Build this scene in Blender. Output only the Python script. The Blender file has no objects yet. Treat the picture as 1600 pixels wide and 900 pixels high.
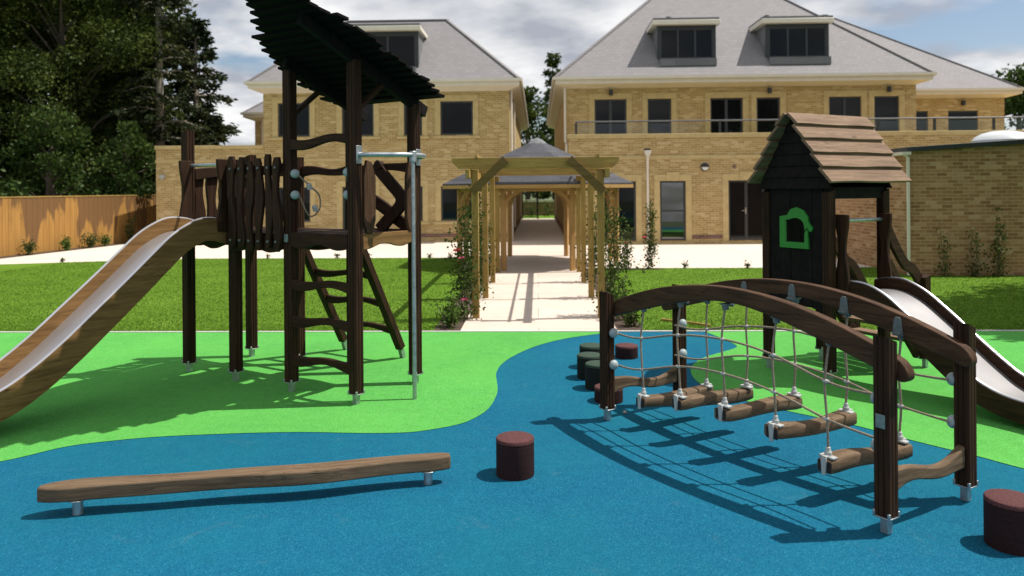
import bpy, math, random
import numpy as np
from mathutils import Matrix, Vector

R = math.radians
random.seed(7)
rng = np.random.default_rng(11)
scene = bpy.context.scene
col = scene.collection

# ------------------------------------------------------------------ camera
EYE = 1.9
cam_d = bpy.data.cameras.new("camera")
cam_d.sensor_width = 36.0
cam_d.lens = 36.0 * 1185.0 / 1600.0
cam_d.shift_y = -(450 - 295.3) / 1600.0
cam_d.clip_end = 900
cam_d.dof.use_dof = True
cam_d.dof.focus_distance = 6.0
cam_d.dof.aperture_fstop = 1.9
cam = bpy.data.objects.new("camera", cam_d)
col.objects.link(cam)
cam.matrix_world = (Matrix.Translation((0, 0, EYE)) @ Matrix.Rotation(R(1.93), 4, 'Z')
                    @ Matrix.Rotation(R(90), 4, 'X') @ Matrix.Rotation(R(-0.45), 4, 'Z'))
scene.camera = cam

# ------------------------------------------------------------------ light
SUN_EL, SUN_AZ = 61.0, 7.0            # azimuth measured from +X towards +Y
SKY_STRENGTH, SUN_STRENGTH, EXPOSURE = 0.095, 5.0, 0.24
sd = Vector((math.cos(R(SUN_AZ)) * math.cos(R(SUN_EL)), math.sin(R(SUN_AZ)) * math.cos(R(SUN_EL)), math.sin(R(SUN_EL))))
sun_d = bpy.data.lights.new("sun", 'SUN')
sun_d.energy = SUN_STRENGTH
sun_d.angle = R(0.53)
sun_d.color = (1.0, 0.945, 0.86)
sun = bpy.data.objects.new("sun", sun_d)
col.objects.link(sun)
sun.rotation_euler = sd.to_track_quat('Z', 'Y').to_euler()
sun.location = (20, 5, 40)

world = bpy.data.worlds.new("World")
scene.world = world
world.use_nodes = True
nt = world.node_tree
nt.nodes.clear()


def wn(t, **k):
    n = nt.nodes.new(t)
    for a, b in k.items():
        setattr(n, a, b)
    return n


w_out = wn("ShaderNodeOutputWorld")
w_bg = wn("ShaderNodeBackground")
w_bg.inputs[1].default_value = SKY_STRENGTH
w_sky = wn("ShaderNodeTexSky", sky_type='NISHITA', sun_disc=False)
w_sky.sun_elevation = R(SUN_EL)
w_sky.sun_rotation = R(90 - SUN_AZ)
w_sky.air_density = 1.0
w_sky.dust_density = 1.2
w_tc = wn("ShaderNodeTexCoord")
w_sep = wn("ShaderNodeSeparateXYZ")
nt.links.new(w_tc.outputs["Generated"], w_sep.inputs[0])
w_add = wn("ShaderNodeMath", operation='ADD')
w_add.inputs[1].default_value = 0.20
w_abs = wn("ShaderNodeMath", operation='MAXIMUM')
w_abs.inputs[1].default_value = 0.0
nt.links.new(w_sep.outputs[2], w_abs.inputs[0])
nt.links.new(w_abs.outputs[0], w_add.inputs[0])
w_cmb = wn("ShaderNodeCombineXYZ")
for i in (0, 1):
    dv = wn("ShaderNodeMath", operation='DIVIDE')
    nt.links.new(w_sep.outputs[i], dv.inputs[0])
    nt.links.new(w_add.outputs[0], dv.inputs[1])
    nt.links.new(dv.outputs[0], w_cmb.inputs[i])
w_cmb.inputs[2].default_value = 3.7
w_n1 = wn("ShaderNodeTexNoise")
w_n1.inputs["Scale"].default_value = 1.5
w_n1.inputs["Detail"].default_value = 9
w_n1.inputs["Roughness"].default_value = 0.55
w_n1.inputs["Distortion"].default_value = 0.25
nt.links.new(w_cmb.outputs[0], w_n1.inputs["Vector"])
w_r1 = wn("ShaderNodeValToRGB")           # cloud cover
w_r1.color_ramp.elements[0].position = 0.36
w_r1.color_ramp.elements[0].color = (0, 0, 0, 1)
w_r1.color_ramp.elements[1].position = 0.50
w_r1.color_ramp.elements[1].color = (1, 1, 1, 1)
nt.links.new(w_n1.outputs[0], w_r1.inputs[0])
w_map = wn("ShaderNodeMapping")
w_map.inputs["Location"].default_value = (3.1, 1.7, 0.4)
nt.links.new(w_cmb.outputs[0], w_map.inputs[0])
w_n2 = wn("ShaderNodeTexNoise")
w_n2.inputs["Scale"].default_value = 2.4
w_n2.inputs["Detail"].default_value = 7
nt.links.new(w_map.outputs[0], w_n2.inputs["Vector"])
w_r2 = wn("ShaderNodeValToRGB")           # cloud brightness: grey bellies to white tops
w_r2.color_ramp.elements[0].position = 0.36
w_r2.color_ramp.elements[0].color = (0.43, 0.46, 0.53, 1)
w_r2.color_ramp.elements[1].position = 0.62
w_r2.color_ramp.elements[1].color = (1.0, 1.0, 1.0, 1)
nt.links.new(w_n2.outputs[0], w_r2.inputs[0])
w_gain = wn("ShaderNodeMix", data_type='RGBA', blend_type='MULTIPLY')
w_gain.inputs[0].default_value = 1
w_gain.inputs[7].default_value = (8.8, 8.8, 8.8, 1)
nt.links.new(w_r2.outputs[0], w_gain.inputs[6])
w_mix = wn("ShaderNodeMix", data_type='RGBA')
nt.links.new(w_r1.outputs[0], w_mix.inputs[0])
nt.links.new(w_sky.outputs[0], w_mix.inputs[6])
nt.links.new(w_gain.outputs[2], w_mix.inputs[7])
nt.links.new(w_mix.outputs[2], w_bg.inputs[0])
nt.links.new(w_bg.outputs[0], w_out.inputs[0])

vs = scene.view_settings
vs.view_transform = 'Standard'
vs.look = 'None'
vs.exposure = EXPOSURE
vs.gamma = 1
vs.use_curve_mapping = False
scene.cycles.max_bounces = 8
scene.cycles.diffuse_bounces = 3
scene.cycles.glossy_bounces = 3
scene.cycles.transparent_max_bounces = 8
scene.cycles.use_denoising = True

# ------------------------------------------------------------------ materials
MATS = {}


def newmat(name):
    m = bpy.data.materials.new(name)
    m.use_nodes = True
    t = m.node_tree
    t.nodes.clear()
    o = t.nodes.new("ShaderNodeOutputMaterial")
    p = t.nodes.new("ShaderNodeBsdfPrincipled")
    t.links.new(p.outputs[0], o.inputs[0])
    MATS[name] = m
    return m, t, p


def N(t, kind, **k):
    n = t.nodes.new(kind)
    for a, b in k.items():
        setattr(n, a, b)
    return n


def mathn(t, op, a, b=None):
    n = N(t, "ShaderNodeMath", operation=op)
    for i, v in enumerate((a, b)):
        if v is None:
            continue
        if isinstance(v, (int, float)):
            n.inputs[i].default_value = v
        else:
            t.links.new(v, n.inputs[i])
    return n.outputs[0]


def ramp(t, fac, stops):
    r = N(t, "ShaderNodeValToRGB")
    e = r.color_ramp.elements
    while len(e) < len(stops):
        e.new(0.5)
    for i, (p, c) in enumerate(stops):
        e[i].position = p
        e[i].color = (*c, 1)
    t.links.new(fac, r.inputs[0])
    return r.outputs[0]


def objcoord(t, scale=(1, 1, 1), loc=(0, 0, 0), which="Object"):
    tc = N(t, "ShaderNodeTexCoord")
    mp = N(t, "ShaderNodeMapping")
    mp.inputs["Scale"].default_value = scale
    mp.inputs["Location"].default_value = loc
    t.links.new(tc.outputs[which], mp.inputs[0])
    return mp.outputs[0]


def noise(t, vec, scale, detail=4, rough=0.55, dist=0.0):
    n = N(t, "ShaderNodeTexNoise")
    n.inputs["Scale"].default_value = scale
    n.inputs["Detail"].default_value = detail
    n.inputs["Roughness"].default_value = rough
    n.inputs["Distortion"].default_value = dist
    t.links.new(vec, n.inputs["Vector"])
    return n.outputs[0]


def bump(t, p, h, strength, dist):
    b = N(t, "ShaderNodeBump")
    b.inputs["Strength"].default_value = strength
    b.inputs["Distance"].default_value = dist
    t.links.new(h, b.inputs["Height"])
    t.links.new(b.outputs[0], p.inputs["Normal"])


def mixc(t, fac, a, b, mode='MIX'):
    m = N(t, "ShaderNodeMix", data_type='RGBA', blend_type=mode)
    for i, v in ((0, fac), (6, a), (7, b)):
        if isinstance(v, (int, float)):
            m.inputs[i].default_value = v
        elif isinstance(v, tuple):
            m.inputs[i].default_value = (*v, 1)
        else:
            t.links.new(v, m.inputs[i])
    return m.outputs[2]


def plain(name, c, rough=0.6, metal=0.0, var=0.12, scale=6.0, spec=0.5, bmp=0.0):
    m, t, p = newmat(name)
    v = objcoord(t)
    n = noise(t, v, scale, 5)
    lo = tuple(x * (1 - var) for x in c)
    hi = tuple(min(1, x * (1 + var)) for x in c)
    t.links.new(ramp(t, n, [(0.3, lo), (0.7, hi)]), p.inputs["Base Color"])
    p.inputs["Roughness"].default_value = rough
    p.inputs["Metallic"].default_value = metal
    p.inputs["Specular IOR Level"].default_value = spec
    if bmp:
        bump(t, p, noise(t, v, scale * 6, 4), bmp, 0.01)
    return m


def wood(name, dark, light, axis='Z', rough=0.7, knots=True, gs=26.0, spec=0.16):
    m, t, p = newmat(name)
    s = {'X': (0.07, 1, 1), 'Y': (1, 0.07, 1), 'Z': (1, 1, 0.07)}[axis]
    oi = N(t, "ShaderNodeObjectInfo")
    tc = N(t, "ShaderNodeTexCoord")
    off = N(t, "ShaderNodeVectorMath", operation='MULTIPLY_ADD')
    t.links.new(oi.outputs["Random"], off.inputs[0])
    off.inputs[1].default_value = (9.1, 7.3, 5.7)
    t.links.new(tc.outputs["Object"], off.inputs[2])
    mp = N(t, "ShaderNodeMapping")
    mp.inputs["Scale"].default_value = s
    t.links.new(off.outputs[0], mp.inputs[0])
    g = noise(t, mp.outputs[0], gs, 6, 0.6, 0.6)
    g2 = noise(t, mp.outputs[0], gs * 5, 3, 0.6)
    b = noise(t, off.outputs[0], 2.3, 3)
    f = mathn(t, 'ADD', mathn(t, 'MULTIPLY', g, 0.62), mathn(t, 'MULTIPLY', g2, 0.2))
    f = mathn(t, 'ADD', f, mathn(t, 'MULTIPLY', b, 0.22))
    c = ramp(t, f, [(0.36, dark), (0.68, light)])
    if knots:
        vz = N(t, "ShaderNodeTexVoronoi")
        vz.inputs["Scale"].default_value = 3.2
        mp2 = N(t, "ShaderNodeMapping")
        mp2.inputs["Scale"].default_value = tuple(0.45 if q == 0.07 else q for q in s)
        t.links.new(off.outputs[0], mp2.inputs[0])
        t.links.new(mp2.outputs[0], vz.inputs["Vector"])
        k = ramp(t, vz.outputs["Distance"], [(0.03, (1, 1, 1)), (0.085, (0, 0, 0))])
        c = mixc(t, mathn(t, 'MULTIPLY', k, 0.7), c, tuple(x * 0.35 for x in dark))
    ck = noise(t, mp.outputs[0], gs * 0.8, 3, 0.5, 1.2)
    crack = ramp(t, ck, [(0.485, (0, 0, 0)), (0.5, (1, 1, 1)), (0.515, (0, 0, 0))])
    crack = mathn(t, 'MULTIPLY', crack, ramp(t, b, [(0.45, (0, 0, 0)), (0.6, (1, 1, 1))]))
    c = mixc(t, mathn(t, 'MULTIPLY', crack, 0.75), c, tuple(x * 0.25 for x in dark))
    t.links.new(c, p.inputs["Base Color"])
    p.inputs["Roughness"].default_value = rough
    p.inputs["Specular IOR Level"].default_value = spec
    bump(t, p, mathn(t, 'SUBTRACT', g, crack), 0.4, 0.006)
    return m


def brick(name, cols, mortar, rowh=0.075, bw=0.225, stain=0.25):
    m, t, p = newmat(name)
    tc = N(t, "ShaderNodeTexCoord")
    ge = N(t, "ShaderNodeNewGeometry")
    sp = N(t, "ShaderNodeSeparateXYZ")
    t.links.new(tc.outputs["Object"], sp.inputs[0])
    sn = N(t, "ShaderNodeSeparateXYZ")
    t.links.new(ge.outputs["Normal"], sn.inputs[0])
    ax = mathn(t, 'GREATER_THAN', mathn(t, 'ABSOLUTE', sn.outputs[0]), 0.6)
    u = mathn(t, 'ADD', mathn(t, 'MULTIPLY', sp.outputs[1], ax),
              mathn(t, 'MULTIPLY', sp.outputs[0], mathn(t, 'SUBTRACT', 1.0, ax)))
    cb = N(t, "ShaderNodeCombineXYZ")
    t.links.new(u, cb.inputs[0])
    t.links.new(sp.outputs[2], cb.inputs[1])
    bt = N(t, "ShaderNodeTexBrick")
    bt.inputs["Scale"].default_value = 1
    bt.inputs["Brick Width"].default_value = bw
    bt.inputs["Row Height"].default_value = rowh
    bt.inputs["Mortar Size"].default_value = 0.007
    bt.inputs["Mortar Smooth"].default_value = 0.1
    bt.inputs["Color1"].default_value = (0, 0, 0, 1)
    bt.inputs["Color2"].default_value = (1, 1, 1, 1)
    bt.inputs["Mortar"].default_value = (0.5, 0.5, 0.5, 1)
    t.links.new(cb.outputs[0], bt.inputs["Vector"])
    n = noise(t, cb.outputs[0], 1.1, 5)
    n3 = noise(t, cb.outputs[0], 40, 3)
    val = mathn(t, 'ADD', mathn(t, 'MULTIPLY', bt.outputs["Color"], 0.72), mathn(t, 'MULTIPLY', n3, 0.28))
    k = len(cols) - 1
    c = ramp(t, val, [(0.1 + 0.8 * i / k, q) for i, q in enumerate(cols)])
    c = mixc(t, mathn(t, 'MULTIPLY', ramp(t, n, [(0.45, (0, 0, 0)), (0.7, (1, 1, 1))]), stain), c, tuple(x * 0.55 for x in cols[0]))
    c = mixc(t, bt.outputs["Fac"], c, mortar)
    t.links.new(c, p.inputs["Base Color"])
    p.inputs["Roughness"].default_value = 0.9
    p.inputs["Specular IOR Level"].default_value = 0.2
    bump(t, p, mathn(t, 'SUBTRACT', mathn(t, 'MULTIPLY', n3, 0.3), bt.outputs["Fac"]), 0.5, 0.008)
    return m


def rubber(name, c, light, dark, worn):
    m, t, p = newmat(name)
    v = objcoord(t)
    vo = N(t, "ShaderNodeTexVoronoi")
    vo.inputs["Scale"].default_value = 160
    t.links.new(v, vo.inputs["Vector"])
    sp = N(t, "ShaderNodeSeparateColor")
    t.links.new(vo.outputs["Color"], sp.inputs[0])
    g = ramp(t, sp.outputs[0], [(0.0, dark), (0.25, c), (0.72, c), (1.0, light)])
    blot = noise(t, v, 0.9, 5, 0.6)
    blot2 = noise(t, v, 9, 4, 0.6)
    s = mathn(t, 'ADD', mathn(t, 'MULTIPLY', blot, 0.6), mathn(t, 'MULTIPLY', blot2, 0.4))
    sh = ramp(t, s, [(0.3, (0.84, 0.84, 0.86)), (0.7, (1.12, 1.12, 1.1))])
    g = mixc(t, ramp(t, noise(t, v, 0.45, 4, 0.6), [(0.42, (0, 0, 0)), (0.62, (0.8, 0.8, 0.8))]), g, mixc(t, 0.6, g, worn))
    sc1 = ramp(t, noise(t, v, 3.1, 7, 0.7, 0.8), [(0.60, (0, 0, 0)), (0.72, (1, 1, 1))])
    g = mixc(t, mathn(t, 'MULTIPLY', sc1, 0.12), g, (0.17, 0.22, 0.22))
    t.links.new(mixc(t, 1.0, g, sh, 'MULTIPLY'), p.inputs["Base Color"])
    p.inputs["Roughness"].default_value = 0.9
    p.inputs["Specular IOR Level"].default_value = 0.08
    bump(t, p, vo.outputs["Distance"], 0.55, 0.006)
    return m


def leafmat(name, dark, mid, light, trans=0.3):
    m, t, p = newmat(name)
    t.nodes.remove(p)
    o = [n for n in t.nodes if n.type == 'OUTPUT_MATERIAL'][0]
    ge = N(t, "ShaderNodeNewGeometry")
    v = objcoord(t)
    n = noise(t, v, 0.7, 3)
    f = mathn(t, 'ADD', mathn(t, 'MULTIPLY', ge.outputs["Random Per Island"], 0.5), mathn(t, 'MULTIPLY', mathn(t, 'SUBTRACT', mathn(t, 'MULTIPLY', n, 2.0), 0.5), 0.55))
    c = ramp(t, f, [(0.1, dark), (0.55, mid), (0.95, light)])
    d = N(t, "ShaderNodeBsdfDiffuse")
    tr = N(t, "ShaderNodeBsdfTranslucent")
    gl = N(t, "ShaderNodeBsdfGlossy")
    gl.inputs["Roughness"].default_value = 0.5
    gl.inputs["Color"].default_value = (0.6, 0.65, 0.6, 1)
    mx = N(t, "ShaderNodeMixShader")
    mx.inputs[0].default_value = trans
    t.links.new(c, d.inputs[0])
    t.links.new(c, tr.inputs[0])
    t.links.new(d.outputs[0], mx.inputs[1])
    t.links.new(tr.outputs[0], mx.inputs[2])
    m2 = N(t, "ShaderNodeMixShader")
    m2.inputs[0].default_value = 0.012
    t.links.new(mx.outputs[0], m2.inputs[1])
    t.links.new(gl.outputs[0], m2.inputs[2])
    t.links.new(m2.outputs[0], o.inputs[0])
    return m


BROWN_D, BROWN_L = (0.010, 0.005, 0.0027), (0.054, 0.0245, 0.0115)
for ax in 'XYZ':
    wood("stained_wood_" + ax, BROWN_D, BROWN_L, ax)
    wood("beam_wood_" + ax, (0.022, 0.011, 0.006), (0.105, 0.055, 0.029), ax)
    wood("brace_wood_" + ax, (0.11, 0.066, 0.020), (0.20, 0.130, 0.048), ax, rough=0.7)  # pergola wood darkened to paint in the braces' shading
    wood("roof_wood_" + ax, (0.11, 0.068, 0.042), (0.265, 0.175, 0.115), ax)
    wood("slide_wood_" + ax, (0.10, 0.052, 0.017), (0.26, 0.145, 0.055), ax)
    wood("log_wood_" + ax, (0.068, 0.044, 0.026), (0.200, 0.136, 0.083), ax)
    wood("pergola_wood_" + ax, (0.25, 0.152, 0.042), (0.44, 0.295, 0.098), ax, rough=0.7)
    wood("gazebo_wood_" + ax, (0.36, 0.20, 0.072), (0.58, 0.36, 0.15), ax, rough=0.7)
plain("shaded_plank_wood", (0.006, 0.0052, 0.0048), 0.85, var=0.3, scale=30, spec=0.08)  # roof planks blackened to paint in the shade of their underside
plain("black_wood", (0.0095, 0.0078, 0.0072), 0.8, var=0.4, scale=14, spec=0.12)
plain("shaded_end_grain", (0.012, 0.009, 0.008), 0.8, var=0.3, scale=60)  # dark end grain of the logs, with its shade also in the colour
plain("galvanised", (0.42, 0.45, 0.47), 0.42, 0.85, var=0.2, scale=25)
plain("rail_grey", (0.10, 0.11, 0.12), 0.45, var=0.1)
plain("stainless", (0.72, 0.72, 0.73), 0.30, 1.0, var=0.06, scale=3)
plain("steel_bed", (0.50, 0.49, 0.50), 0.34, 0.75, var=0.06, scale=3)
plain("grey_plastic", (0.30, 0.36, 0.37), 0.5, var=0.06)
plain("white_plastic", (0.40, 0.41, 0.40), 0.45, var=0.08, scale=20)
plain("rope", (0.30, 0.235, 0.17), 0.9, var=0.35, scale=90, bmp=0.6)
plain("hanger_metal", (0.12, 0.14, 0.14), 0.6, 0.0, var=0.2, scale=40)
plain("rope_clip", (0.46, 0.44, 0.41), 0.5, var=0.1)
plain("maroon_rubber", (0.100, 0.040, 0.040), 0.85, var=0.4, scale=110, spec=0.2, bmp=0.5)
plain("maroon_side", (0.030, 0.012, 0.012), 0.85, var=0.4, scale=90, spec=0.2, bmp=0.5)  # same maroon, darkened to paint shade onto the sides
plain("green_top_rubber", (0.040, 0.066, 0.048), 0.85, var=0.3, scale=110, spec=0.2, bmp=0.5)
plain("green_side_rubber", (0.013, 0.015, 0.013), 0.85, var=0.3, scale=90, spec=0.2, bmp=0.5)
plain("window_green", (0.02, 0.22, 0.028), 0.45, var=0.06)
plain("plate_metal", (0.20, 0.25, 0.23), 0.4, 0.3, var=0.25, scale=40)
rubber("blue_rubber", (0.0055, 0.106, 0.190), (0.022, 0.165, 0.250), (0.003, 0.070, 0.134), (0.0055, 0.115, 0.155))
rubber("green_rubber", (0.082, 0.355, 0.064), (0.17, 0.46, 0.145), (0.046, 0.255, 0.036), (0.098, 0.355, 0.064))
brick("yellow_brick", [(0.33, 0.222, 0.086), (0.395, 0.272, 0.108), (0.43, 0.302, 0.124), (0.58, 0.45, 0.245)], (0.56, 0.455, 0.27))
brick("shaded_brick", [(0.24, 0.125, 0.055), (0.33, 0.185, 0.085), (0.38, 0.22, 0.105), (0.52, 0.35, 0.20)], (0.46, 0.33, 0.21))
brick("plinth_brick", [(0.10, 0.055, 0.05), (0.20, 0.085, 0.065), (0.17, 0.10, 0.10), (0.28, 0.12, 0.09)], (0.30, 0.25, 0.18))
brick("far_brick", [(0.16, 0.09, 0.045), (0.26, 0.16, 0.08), (0.32, 0.21, 0.11)], (0.3, 0.25, 0.17))
plain("stone_trim", (0.50, 0.385, 0.182), 0.85, var=0.12, scale=5, bmp=0.2)
plain("white_upvc", (0.70, 0.65, 0.56), 0.45, var=0.05, scale=3)
plain("dark_frame", (0.030, 0.034, 0.038), 0.45, var=0.1)
plain("dark_fascia", (0.028, 0.032, 0.036), 0.5, var=0.15)
plain("soil", (0.065, 0.043, 0.028), 0.95, var=0.5, scale=25, bmp=0.9)
plain("far_ground", (0.07, 0.10, 0.03), 0.95, var=0.3, scale=2)
plain("bark", (0.10, 0.082, 0.06), 0.9, var=0.45, scale=12, bmp=0.8)
plain("pale_bark", (0.26, 0.23, 0.185), 0.9, var=0.4, scale=9, bmp=0.8)
plain("green_stem", (0.09, 0.085, 0.035), 0.8, var=0.3, scale=30)
plain("kerb_concrete", (0.44, 0.43, 0.41), 0.9, var=0.15, scale=40)
plain("dome_plastic", (0.62, 0.65, 0.66), 0.25, var=0.03)
plain("lamp_black", (0.02, 0.02, 0.022), 0.4, var=0.1)
plain("lamp_diffuser", (0.72, 0.70, 0.64), 0.35, var=0.03)
plain("gate_metal", (0.012, 0.012, 0.013), 0.5, var=0.1)
plain("pink_petal", (0.55, 0.06, 0.16), 0.6, var=0.25, scale=40)
plain("red_petal", (0.55, 0.02, 0.03), 0.6, var=0.25, scale=40)
plain("pebble_stone", (0.36, 0.33, 0.29), 0.8, var=0.2, scale=30)
leafmat("evergreen_leaf", (0.016, 0.028, 0.008), (0.055, 0.080, 0.017), (0.140, 0.170, 0.036), 0.35)
leafmat("conifer_leaf", (0.010, 0.017, 0.009), (0.028, 0.041, 0.017), (0.085, 0.080, 0.030), 0.2)
leafmat("broad_leaf", (0.014, 0.027, 0.008), (0.036, 0.066, 0.015), (0.095, 0.140, 0.030), 0.3)
leafmat("rose_leaf", (0.020, 0.036, 0.010), (0.065, 0.095, 0.022), (0.16, 0.17, 0.050), 0.3)
leafmat("shrub_leaf", (0.020, 0.042, 0.010), (0.070, 0.130, 0.022), (0.20, 0.26, 0.045), 0.3)
leafmat("grass_blade", (0.062, 0.130, 0.010), (0.105, 0.205, 0.016), (0.165, 0.270, 0.030), 0.4)

# lawn soil under the blades
m, t, p = newmat("lawn_base")
v = objcoord(t)
f = mathn(t, 'ADD', mathn(t, 'MULTIPLY', noise(t, v, 0.8, 6, 0.65), 0.6), mathn(t, 'MULTIPLY', noise(t, v, 28, 4, 0.6), 0.4))
t.links.new(ramp(t, f, [(0.32, (0.065, 0.135, 0.011)), (0.55, (0.105, 0.200, 0.018)), (0.72, (0.155, 0.24, 0.036))]), p.inputs["Base Color"])
p.inputs["Roughness"].default_value = 0.95
p.inputs["Specular IOR Level"].default_value = 0.1
bump(t, p, noise(t, v, 60, 4), 0.8, 0.02)


def paving(name, c, sx, sy):
    m, t, p = newmat(name)
    v = objcoord(t)
    bt = N(t, "ShaderNodeTexBrick")
    bt.inputs["Scale"].default_value = 1
    bt.inputs["Brick Width"].default_value = sx
    bt.inputs["Row Height"].default_value = sy
    bt.inputs["Mortar Size"].default_value = 0.006
    bt.inputs["Color1"].default_value = (0, 0, 0, 1)
    bt.inputs["Color2"].default_value = (1, 1, 1, 1)
    t.links.new(v, bt.inputs["Vector"])
    n = noise(t, v, 2.2, 6, 0.65)
    n2 = noise(t, v, 90, 3)
    f = mathn(t, 'ADD', mathn(t, 'MULTIPLY', n, 0.6), mathn(t, 'MULTIPLY', bt.outputs["Color"], 0.25))
    f = mathn(t, 'ADD', f, mathn(t, 'MULTIPLY', n2, 0.15))
    cc = ramp(t, f, [(0.25, tuple(x * 0.84 for x in c)), (0.75, tuple(x * 1.06 for x in c))])
    t.links.new(mixc(t, bt.outputs["Fac"], cc, tuple(x * 0.5 for x in c)), p.inputs["Base Color"])
    p.inputs["Roughness"].default_value = 0.9
    bump(t, p, mathn(t, 'SUBTRACT', n2, bt.outputs["Fac"]), 0.3, 0.004)
    return m


paving("path_slabs", (0.62, 0.52, 0.44), 80.0, 0.86)
paving("patio_slabs", (0.66, 0.57, 0.49), 6.0, 3.2)

# roof slates and felt shingles (rows follow the height of the slope)


def slates(name, c, row, w, var=0.18):
    m, t, p = newmat(name)
    tc = N(t, "ShaderNodeTexCoord")
    ge = N(t, "ShaderNodeNewGeometry")
    sp = N(t, "ShaderNodeSeparateXYZ")
    t.links.new(tc.outputs["Object"], sp.inputs[0])
    sn = N(t, "ShaderNodeSeparateXYZ")
    t.links.new(ge.outputs["Normal"], sn.inputs[0])
    ax = mathn(t, 'GREATER_THAN', mathn(t, 'ABSOLUTE', sn.outputs[0]), mathn(t, 'ABSOLUTE', sn.outputs[1]))
    u = mathn(t, 'ADD', mathn(t, 'MULTIPLY', sp.outputs[1], ax),
              mathn(t, 'MULTIPLY', sp.outputs[0], mathn(t, 'SUBTRACT', 1.0, ax)))
    cb = N(t, "ShaderNodeCombineXYZ")
    t.links.new(u, cb.inputs[0])
    t.links.new(sp.outputs[2], cb.inputs[1])
    bt = N(t, "ShaderNodeTexBrick")
    bt.inputs["Scale"].default_value = 1
    bt.inputs["Brick Width"].default_value = w
    bt.inputs["Row Height"].default_value = row
    bt.inputs["Mortar Size"].default_value = 0.006
    bt.inputs["Color1"].default_value = (0, 0, 0, 1)
    bt.inputs["Color2"].default_value = (1, 1, 1, 1)
    t.links.new(cb.outputs[0], bt.inputs["Vector"])
    f = mathn(t, 'ADD', mathn(t, 'MULTIPLY', bt.outputs["Color"], 0.5), mathn(t, 'MULTIPLY', noise(t, cb.outputs[0], 1.3, 5), 0.5))
    cc = ramp(t, f, [(0.2, tuple(x * (1 - var) for x in c)), (0.8, tuple(x * (1 + var) for x in c))])
    t.links.new(mixc(t, bt.outputs["Fac"], cc, tuple(x * 0.78 for x in c)), p.inputs["Base Color"])
    p.inputs["Roughness"].default_value = 0.75
    p.inputs["Specular IOR Level"].default_value = 0.3
    bump(t, p, mathn(t, 'SUBTRACT', mathn(t, 'MULTIPLY', bt.outputs["Color"], 0.4), bt.outputs["Fac"]), 0.5, 0.01)
    return m


slates("roof_slate", (0.225, 0.215, 0.222), 0.12, 0.20, 0.07)
slates("felt_shingle", (0.060, 0.061, 0.072), 0.07, 0.34, 0.3)
slates("lead_sheet", (0.16, 0.165, 0.175), 0.6, 0.6, 0.12)

# fence boards: vertical close boards with dark water stains running down from the top
m, t, p = newmat("fence_boards")
tc = N(t, "ShaderNodeTexCoord")
sp = N(t, "ShaderNodeSeparateXYZ")
t.links.new(tc.outputs["Object"], sp.inputs[0])
bd = mathn(t, 'FLOOR', mathn(t, 'DIVIDE', sp.outputs[0], 0.12))
wh = N(t, "ShaderNodeTexWhiteNoise", noise_dimensions='1D')
t.links.new(bd, wh.inputs["W"])
fr = mathn(t, 'FRACT', mathn(t, 'DIVIDE', sp.outputs[0], 0.12))
gap = mathn(t, 'LESS_THAN', fr, 0.07)
g = noise(t, objcoord(t, (1, 1, 0.06)), 22, 5)
f = mathn(t, 'ADD', mathn(t, 'MULTIPLY', wh.outputs[0], 0.2), mathn(t, 'MULTIPLY', g, 0.8))
c = ramp(t, f, [(0.2, (0.26, 0.125, 0.024)), (0.8, (0.40, 0.215, 0.050))])
st = noise(t, objcoord(t, (0.55, 1, 0.11)), 2.3, 8, 0.62, 0.6)
hi = mathn(t, 'ADD', st, mathn(t, 'MULTIPLY', mathn(t, 'SUBTRACT', sp.outputs[2], 1.0), 0.14))
c = mixc(t, mathn(t, 'MULTIPLY', ramp(t, hi, [(0.50, (0, 0, 0)), (0.535, (1, 1, 1))]), 0.85), c, (0.115, 0.055, 0.018))
c = mixc(t, mathn(t, 'MULTIPLY', gap, 0.22), c, (0.12, 0.07, 0.03))
t.links.new(c, p.inputs["Base Color"])
p.inputs["Roughness"].default_value = 0.8

# glazing: dark rooms behind, clear reflections
m, t, p = newmat("glass_pane")
p.inputs["Base Color"].default_value = (0.006, 0.007, 0.008, 1)
p.inputs["Roughness"].default_value = 0.03
p.inputs["Specular IOR Level"].default_value = 0.22
m, t, p = newmat("mirror_pane")
p.inputs["Base Color"].default_value = (0.006, 0.007, 0.008, 1)
p.inputs["Roughness"].default_value = 0.02
p.inputs["IOR"].default_value = 2.3
m, t, p = newmat("balustrade_glass")
t.nodes.remove(p)
o = [n for n in t.nodes if n.type == 'OUTPUT_MATERIAL'][0]
ta = N(t, "ShaderNodeBsdfTransparent")
ta.inputs[0].default_value = (0.93, 0.96, 0.95, 1)
gl = N(t, "ShaderNodeBsdfGlossy")
gl.inputs["Roughness"].default_value = 0.02
mx = N(t, "ShaderNodeMixShader")
mx.inputs[0].default_value = 0.04
t.links.new(ta.outputs[0], mx.inputs[1])
t.links.new(gl.outputs[0], mx.inputs[2])
t.links.new(mx.outputs[0], o.inputs[0])


# ------------------------------------------------------------------ mesh helpers
def rotz(a):
    return np.array(Matrix.Rotation(a, 3, 'Z'))


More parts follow.
